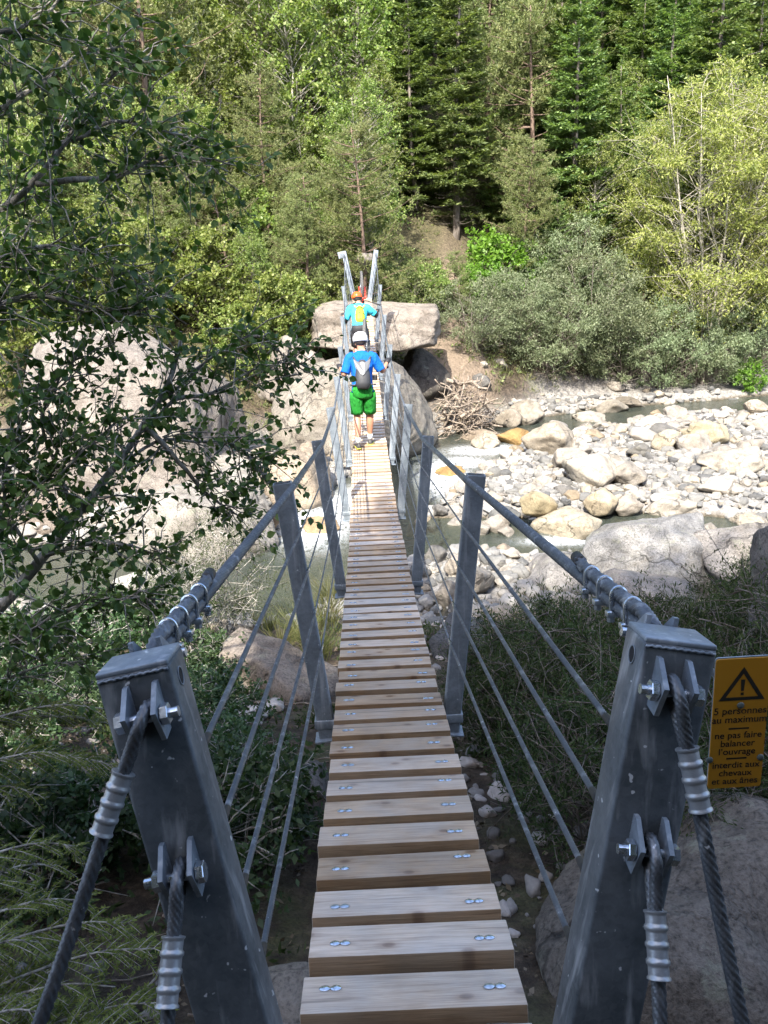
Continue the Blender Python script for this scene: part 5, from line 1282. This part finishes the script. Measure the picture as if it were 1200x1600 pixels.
o = ground_leaves('grass', 26000, (-20, 20), (22, 36), lambda X, Y, Z: (Y > far_line(X) + .3) & (np.abs(X - 2.6 - .1 * (Y - 29)) > .35 + fnoise(X, Y, 1.3, 93) * 1.1) & (fnoise(X, Y, .8, 94) > -.12), .24, .028, M_GRASS, 72, 1.2, 8)
tag(o, 'dry grass on the far bank', 'grass', kind='stuff')

# driftwood heap at the foot of the great boulder
r = np.random.default_rng(88); k = 0
for i in range(112):
    big = i % 14 == 0; x = r.normal(2.75, .42); y = r.uniform(25.0, 26.6); ln = r.uniform(.45, 1.5) if not big else r.uniform(1.2, 2.0); rad = r.uniform(.010, .028) if not big else r.uniform(.05, .09)
    z = WZ + .12 + r.random() * (1.75 - 1.1 * abs(x - 2.6)) ; z = max(z, hz(x, y) + .05); a = r.normal(.3, 1.0); el = r.normal(0, .55)
    d = np.array([math.cos(a) * math.cos(el), math.sin(a) * math.cos(el), math.sin(el)]); side = unit(np.cross(d, EZ)); q = np.linspace(-.5, .5, 6)
    P = np.array([x, y, z]) + np.outer(q * ln, d) + np.outer(.12 * ln * np.sin(q * 4 + i), side) + r.normal(0, .03 * ln, (6, 3)); P[:, 2] = np.maximum(P[:, 2], WZ)
    SPt = smooth_path(P, ln / 10); mb = MB(); mb.tube(SPt, np.linspace(rad, rad * .4, len(SPt)), 6)
    for b_ in range(r.integers(1, 4)): e = P[1 + b_] + (d * .3 + r.normal(0, .7, 3)) * ln * .22; mb.tube([P[1 + b_], (P[1 + b_] + e) / 2 + r.normal(0, .03, 3), e], [rad * .5, rad * .35, rad * .15], 5)
    o = mb.build('driftwood_branch', M_DRIFT, None, tuple(P[0]), tuple(P[0])); o.name = 'driftwood_branch'
    thick = 'thick log' if big else ('long bleached branch' if ln > 1.0 else 'short bleached stick')
    tag(o, f'{thick} in the driftwood heap against the great boulder', 'driftwood', f'{thick}s of the driftwood heap')

# ---- near bank: grass, shaded shrubs, litter
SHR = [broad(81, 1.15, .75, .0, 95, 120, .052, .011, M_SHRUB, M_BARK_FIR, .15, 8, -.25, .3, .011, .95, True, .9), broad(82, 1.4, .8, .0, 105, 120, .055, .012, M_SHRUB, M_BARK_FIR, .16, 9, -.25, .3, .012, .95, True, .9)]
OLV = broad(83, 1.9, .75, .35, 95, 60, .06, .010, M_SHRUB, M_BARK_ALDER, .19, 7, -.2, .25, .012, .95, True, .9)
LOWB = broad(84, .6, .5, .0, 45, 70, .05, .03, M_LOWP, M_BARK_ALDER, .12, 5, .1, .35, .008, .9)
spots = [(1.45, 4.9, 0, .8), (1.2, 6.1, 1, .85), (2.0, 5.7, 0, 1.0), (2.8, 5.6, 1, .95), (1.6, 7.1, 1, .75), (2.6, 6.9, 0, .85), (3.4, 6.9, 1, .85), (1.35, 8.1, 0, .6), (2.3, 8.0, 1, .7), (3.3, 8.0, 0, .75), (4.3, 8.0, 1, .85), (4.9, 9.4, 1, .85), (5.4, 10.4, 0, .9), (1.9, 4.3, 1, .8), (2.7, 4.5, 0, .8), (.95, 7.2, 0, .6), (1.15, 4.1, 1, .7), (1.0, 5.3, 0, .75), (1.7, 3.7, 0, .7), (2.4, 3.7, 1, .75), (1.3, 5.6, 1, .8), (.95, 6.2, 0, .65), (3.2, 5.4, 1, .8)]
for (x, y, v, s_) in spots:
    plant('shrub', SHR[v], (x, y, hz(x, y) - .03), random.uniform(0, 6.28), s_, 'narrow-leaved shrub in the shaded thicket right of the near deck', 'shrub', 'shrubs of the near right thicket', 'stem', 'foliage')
c = on_z(345, 985, -4.9); c[2] = hz(c[0], c[1]); plant('shrub', OLV, c, 1.0, 1.0, 'thin twiggy shrub with narrow leaves before the smooth pale boulder', 'shrub', None, 'stem', 'foliage')
c = on_z(290, 1010, -4.7); c[2] = hz(c[0], c[1]); plant('shrub', OLV, c, 3.0, .8, 'smaller twiggy shrub left of the first, above the left tower', 'shrub', None, 'stem', 'foliage')
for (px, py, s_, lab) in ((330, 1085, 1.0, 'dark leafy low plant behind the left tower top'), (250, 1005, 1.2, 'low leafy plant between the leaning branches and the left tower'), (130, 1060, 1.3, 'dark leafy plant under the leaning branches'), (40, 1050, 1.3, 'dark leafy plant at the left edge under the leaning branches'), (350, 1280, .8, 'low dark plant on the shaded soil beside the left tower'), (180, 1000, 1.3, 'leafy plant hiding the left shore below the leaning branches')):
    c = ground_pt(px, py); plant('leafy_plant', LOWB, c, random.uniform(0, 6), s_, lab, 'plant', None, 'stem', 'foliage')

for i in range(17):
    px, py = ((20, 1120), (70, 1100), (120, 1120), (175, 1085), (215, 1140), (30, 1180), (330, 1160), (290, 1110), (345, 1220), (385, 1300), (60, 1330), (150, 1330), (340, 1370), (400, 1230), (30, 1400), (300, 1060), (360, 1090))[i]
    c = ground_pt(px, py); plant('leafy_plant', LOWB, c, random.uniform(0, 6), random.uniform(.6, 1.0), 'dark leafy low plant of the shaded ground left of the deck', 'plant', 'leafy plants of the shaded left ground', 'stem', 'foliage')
def grass_tuft(seed, n, H):
    r = np.random.default_rng(seed); lv = Leaves(); a = r.uniform(0, 6.28, n); rad = r.random(n) ** .6 * H * .28
    P = np.stack([np.cos(a) * rad, np.sin(a) * rad, np.zeros(n)], 1); lean = unit(np.stack([np.cos(a), np.sin(a), np.zeros(n)], 1)); h = H * r.uniform(.5, 1.1, n)
    d1 = unit(EZ + lean * r.uniform(.0, .35, (n, 1)) + r.normal(0, .1, (n, 3))); d2 = unit(d1 + lean * r.uniform(.1, .9, (n, 1)) - EZ * .15)
    nn = np.cross(d1, r.normal(0, 1, (n, 3))); lv.add(P, d1, nn, h * .62, .010); lv.add(P + d1 * (h * .40)[:, None], d2, nn, h * .6, .008)
    return lv.mesh('grass_tuft', M_GRASS)
TUF = [grass_tuft(1, 170, .75), grass_tuft(2, 130, .55)]
for (px, py, v, s_) in ((505, 985, 0, 1.1), (470, 1000, 0, .9), (520, 945, 0, .9), (455, 960, 1, 1.0), (495, 1030, 0, .8), (530, 920, 1, .9), (440, 1015, 1, .9), (420, 985, 1, .8)):
    c = ground_pt(px, py); c[2] -= .02
    o = link('grass_tuft', TUF[v], None, c); o.scale = (s_,) * 3; o.rotation_euler = (0, 0, random.uniform(0, 6)); tag(o, 'tall grass tuft by the first left post above the pool', 'grass', 'grass tufts by the first left post')
o = ground_leaves('leaf_litter', 16000, (-7, 7), (1.5, 12), lambda X, Y, Z: fnoise(X, Y, .8, 95) > -.2, .045, .028, M_DRY, 73, .1, 4); tag(o, 'dead leaves on the shaded near bank', 'leaf litter', kind='stuff')
o = ground_leaves('low_weeds', 15000, (-8, 8), (3, 12.5), lambda X, Y, Z: (fnoise(X, Y, .7, 96) > .06) & (np.abs(X) > .5), .08, .022, M_SHRUB, 74, .9, 8); tag(o, 'low weeds on the near bank', 'weeds', kind='stuff')
r = np.random.default_rng(5); mb = MB()
for i in range(190):
    x, y = r.uniform(-3.5, 4), r.uniform(2.0, 9); ln = r.uniform(.15, .8); a = r.uniform(0, 6.28); q = np.linspace(-.5, .5, 5)
    P = np.stack([x + q * ln * math.cos(a), y + q * ln * math.sin(a), np.zeros(5)], 1); P[:, :2] += r.normal(0, .04 * ln, (5, 2)); P[:, 2] = height(P[:, 0], P[:, 1]) + .02 + r.random() * .05
    mb.tube(P, np.linspace(r.uniform(.003, .010), .002, 5), 5)
tag(mb.build('twig_litter', M_DRIFT), 'dead twigs strewn over the near bank', 'twigs', kind='stuff')

# ---- the leaning leafy tree on the left whose branches reach into the view
def leafy_branches(specs, seed, L, Wd, per=11.0, tw=(.18, .5)):
    """specs: list of (polyline of (px, py, distance), base radius, leafy from, density)"""
    r = np.random.default_rng(seed); tr = MB(); lv = Leaves()
    for pts, r0, f0, dens in specs:
        P = smooth_path([at(*q) for q in pts], .06); n = len(P); s = np.concatenate([[0], np.cumsum(np.linalg.norm(np.diff(P, axis=0), axis=1))]); Lt = s[-1]
        P = P + np.cumsum(r.normal(0, .004, (n, 3)), 0); rad = np.linspace(r0, max(.004, r0 * .25), n); tr.tube(P, rad, 8)
        for k in range(int(Lt * per * dens * 3.0)):
            u = r.uniform(f0, 1.0); b_ = np.array([np.interp(u * Lt, s, P[:, q]) for q in range(3)]); t = unit(P[min(n - 1, int(u * n) + 1)] - P[max(0, int(u * n) - 1)])
            d = unit(t * r.uniform(.1, .9) + r.normal(0, .62, 3) + [0, 0, .06]); ln = r.uniform(*tw) * (1.15 - .4 * u); q = np.linspace(0, 1, 6)
            T = b_ + np.outer(q * ln, d) + np.outer(q ** 2 * ln * r.uniform(-.3, .1), EZ) + np.cumsum(r.normal(0, .015, (6, 3)), 0); tr.tube(T, np.linspace(.0045, .0015, 6), 4)
            m = int(ln / .027); f = r.uniform(.12, 1.03, m); pos = np.stack([np.interp(f, q, T[:, w_]) for w_ in range(3)], 1)
            dd = unit(d * .5 + r.normal(0, .62, (m, 3)) + [0, 0, -.22]); nn = r.normal(0, .55, (m, 3)) + [0, -.1, .9]; ss = r.uniform(.55, 1.2, m)
            lv.add(pos + dd * .012, dd, nn, L * ss, Wd * ss, fold=.16, shape=6)
    return tr, lv
LB = [
 ([(-180, 420, 4.2), (0, 330, 4.2), (58, 284, 4.2), (112, 222, 4.3), (150, 150, 4.4), (215, 95, 4.5)], .024, .35, 1.0),
 ([(58, 284, 4.2), (110, 278, 4.2), (178, 270, 4.3), (232, 243, 4.4), (300, 240, 4.5), (350, 262, 4.6)], .016, .25, 1.2),
 ([(-120, 260, 4.0), (10, 170, 4.0), (58, 143, 4.1), (76, 130, 4.1), (118, 88, 4.2), (190, 70, 4.3)], .017, .3, .9),
 ([(112, 222, 4.3), (180, 190, 4.4), (250, 205, 4.5), (310, 215, 4.6)], .010, .2, 1.3),
 ([(-150, 60, 3.8), (-20, 50, 3.8), (60, 20, 3.9), (110, -40, 4.0)], .016, .1, 1.5),
 ([(-150, 460, 3.9), (0, 405, 3.9), (70, 385, 4.0), (150, 400, 4.1), (215, 440, 4.2)], .016, .15, 1.7),
 ([(-150, 560, 3.7), (0, 480, 3.8), (90, 470, 3.9), (170, 495, 4.0), (240, 480, 4.1)], .016, .1, 1.7),
 ([(-160, 1090, 4.0), (0, 950, 4.0), (54, 888, 4.05), (121, 809, 4.1), (183, 734, 4.2), (233, 663, 4.3), (275, 585, 4.4), (290, 530, 4.45)], .042, .3, .75),
 ([(222, 664, 4.3), (267, 705, 4.3), (312, 760, 4.35), (345, 790, 4.4), (375, 805, 4.4)], .018, .2, 1.1),
 ([(233, 663, 4.3), (270, 622, 4.4), (330, 615, 4.5), (390, 580, 4.6), (455, 560, 4.7)], .013, .2, 1.1),
 ([(255, 625, 4.35), (330, 560, 4.5), (400, 530, 4.6), (470, 590, 4.7)], .010, .25, .9),
 ([(183, 734, 4.2), (240, 690, 4.3), (300, 690, 4.4), (370, 700, 4.5), (425, 765, 4.5)], .010, .2, 1.4),
 ([(121, 809, 4.1), (90, 740, 4.0), (60, 660, 4.0), (90, 590, 4.0), (140, 560, 4.1)], .012, .2, 1.4),
 ([(60, 880, 4.0), (20, 800, 3.9), (10, 720, 3.9), (40, 650, 3.9)], .012, .1, 1.9),
 ([(70, 870, 4.0), (150, 850, 4.0), (210, 860, 4.1), (255, 880, 4.1)], .010, .15, 1.6),
 ([(-60, 900, 3.8), (40, 790, 3.8), (130, 700, 3.9), (200, 640, 4.0)], .012, .1, 1.5),
 ([(-160, 1040, 3.6), (0, 1010, 3.6), (90, 960, 3.7), (180, 930, 3.8), (260, 940, 3.9)], .012, .1, 1.6),
 ([(-160, 1130, 3.5), (0, 1070, 3.6), (70, 1040, 3.6), (150, 1030, 3.7)], .012, .1, 1.4),
]
tr, lv = leafy_branches(LB, 9, .047, .038)
foot = np.array([-4.6, 3.2, hz(-4.6, 3.2)])
tr.tube(smooth_path([foot - [0, 0, .3], foot + [.1, .3, 1.2], foot + [.15, .6, 2.6], foot + [.3, .8, 4.0], foot + [.6, 1.0, 5.4]], .2), np.linspace(.11, .05, len(smooth_path([foot - [0, 0, .3], foot + [.1, .3, 1.2], foot + [.15, .6, 2.6], foot + [.3, .8, 4.0], foot + [.6, 1.0, 5.4]], .2))), 10)
for q in ((-180, 420, 4.2), (-120, 260, 4.0), (-150, 60, 3.8), (-150, 460, 3.9), (-150, 560, 3.7), (-160, 1090, 4.0), (-160, 1040, 3.6), (-160, 1130, 3.5)):
    e = at(*q); tz = min(max(e[2] - .5, foot[2] + .4), foot[2] + 5.2); tr.tube(smooth_path([foot + [.2, .6, tz - foot[2]], (foot + [.2, .6, tz - foot[2]] + e) / 2 + [0, 0, .1], e], .1), .022, 8)
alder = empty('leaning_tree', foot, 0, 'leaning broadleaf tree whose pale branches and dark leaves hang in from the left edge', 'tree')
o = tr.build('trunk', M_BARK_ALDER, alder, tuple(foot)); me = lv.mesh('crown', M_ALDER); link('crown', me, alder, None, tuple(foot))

# ---- young yew in the lower left corner
def yew(specs, seed):
    r = np.random.default_rng(seed); tr = MB(); lv = Leaves()
    for pts, r0 in specs:
        P = smooth_path([at(*q) for q in pts], .03); n = len(P); tr.tube(P, np.linspace(r0, .003, n), 6); Lt = np.linalg.norm(np.diff(P, axis=0), axis=1).sum()
        t = np.gradient(P, axis=0); t = unit(t)
        for k in range(int(Lt / .016)):
            u = r.uniform(.12, 1); i = min(n - 1, int(u * n)); sd = unit(np.cross(t[i], EZ)) * (1 if k % 2 else -1); d = unit(t[i] * .8 + sd * .8 + r.normal(0, .16, 3)); ln = r.uniform(.08, .26) * (1.2 - .75 * u)
            q = np.linspace(0, 1, 4); T = P[i] + np.outer(q * ln, d) + np.outer(q ** 2 * ln * -.2, EZ); tr.tube(T, [.0022, .0018, .0014, .001], 3)
            m = int(ln / .0028); f = r.random(m); pos = np.stack([np.interp(f, q, T[:, w_]) for w_ in range(3)], 1); s2 = unit(np.cross(d, EZ)); dd = unit(d * .55 + s2 * np.where(r.random(m) < .5, -1, 1)[:, None] + r.normal(0, .22, (m, 3)))
            lv.add(pos, dd, EZ + r.normal(0, .35, (m, 3)), r.uniform(.016, .028, m), .0052)
    return tr, lv
YS = []
r = np.random.default_rng(3)
for (x0, y0, x1, y1, d0, d1) in ((-150, 1500, 130, 1395, 2.5, 2.9), (-150, 1540, 200, 1430, 2.5, 2.85), (-120, 1600, 240, 1470, 2.45, 2.75), (-140, 1620, 180, 1530, 2.4, 2.6), (-100, 1680, 275, 1555, 2.35, 2.6), (-60, 1700, 150, 1600, 2.3, 2.45), (-150, 1450, 90, 1340, 2.6, 3.0), (-150, 1400, 120, 1310, 2.7, 3.1), (0, 1700, 250, 1600, 2.25, 2.45), (-150, 1560, 60, 1460, 2.4, 2.6), (-150, 1660, 70, 1570, 2.3, 2.4),
                                 (-150, 1180, 160, 1095, 3.2, 3.6), (-150, 1150, 210, 1130, 3.3, 3.7), (-150, 1250, 120, 1170, 3.1, 3.4), (-150, 1120, 60, 1075, 3.3, 3.6), (-150, 1220, 200, 1190, 3.2, 3.6), (-150, 1280, 60, 1230, 3.1, 3.3)):
    YS.append(([(x0, y0, d0), ((x0 * .6 + x1 * .4), (y0 * .6 + y1 * .4) - 18, d0 * .6 + d1 * .4), ((x0 + 3 * x1) / 4, (y0 + 3 * y1) / 4 - 14, (d0 + 3 * d1) / 4), (x1, y1 + 12, d1)], .009))
tr, lv = yew(YS, 4); foot = np.array([-2.75, 2.6, hz(-2.75, 2.6)])
tr.tube([foot - [0, 0, .2], foot + [.05, .1, .8], foot + [.0, .3, 1.9]], [.05, .04, .02], 8)
for pts, r0 in YS:
    e = at(*pts[0]); tr.tube(smooth_path([foot + [0.03, .12, max(.3, min(1.7, e[2] - foot[2] - .15))], e], .1), .009, 6)
yw = empty('young_yew', foot, 0, 'young yew with feathery yellow-green sprays filling the lower left corner', 'tree')
tr.build('trunk', M_BARK_ALDER, yw, tuple(foot)); link('crown', lv.mesh('crown', M_YEW), yw, None, tuple(foot))

# ---- trees behind the viewpoint that throw the dappled shade over the near end
SHADE = broad(95, 13, 2.8, 3.4, 125, 90, .26, .20, M_ALDER, M_BARK_ALDER, .7, 1, .1, .06, .2, .9, False)
for (x, y, s_, rz, lab) in ((-3.0, -9.2, 1.0, 2.7, 'tall broadleaf tree close behind the viewpoint on the left'), (-1.4, -11.0, 1.08, 4.0, 'tallest broadleaf tree straight behind the start of the bridge'), (1.4, -9.4, .96, 5.0, 'tall broadleaf tree right behind the start of the bridge'), (4.4, -10.2, 1.0, .7, 'tall broadleaf tree on the right bank behind the viewpoint')):
    plant('broadleaf_tree', SHADE, (x, y, hz(x, y) - .2), rz, s_, lab, 'tree', 'trees behind the viewpoint')
for i, (x, y, s_) in enumerate(((-9.5, -5.6, .8), (-6.8, -4.4, .7), (-4.4, -4.3, .8), (-2.2, -4.6, 1.0), (0, -4.1, 1.02), (2.2, -4.5, 1.0), (4.4, -4.3, .95), (6.8, -4.6, .9), (9.2, -5.2, .8), (-7.5, -7.0, .85), (-3.3, -6.9, 1.05), (-1, -7.0, 1.1), (1.2, -6.8, 1.1), (3.5, -7.0, 1.05), (6, -7.2, .95))):  # unseen firs added to block sky light from behind
    plant('fir_tree', FIRS[1], (x, y, hz(x, y) - .1), i * 1.3, s_, 'young dark fir added behind the viewpoint to cut the rear sky light', 'tree', 'added young firs behind the viewpoint')
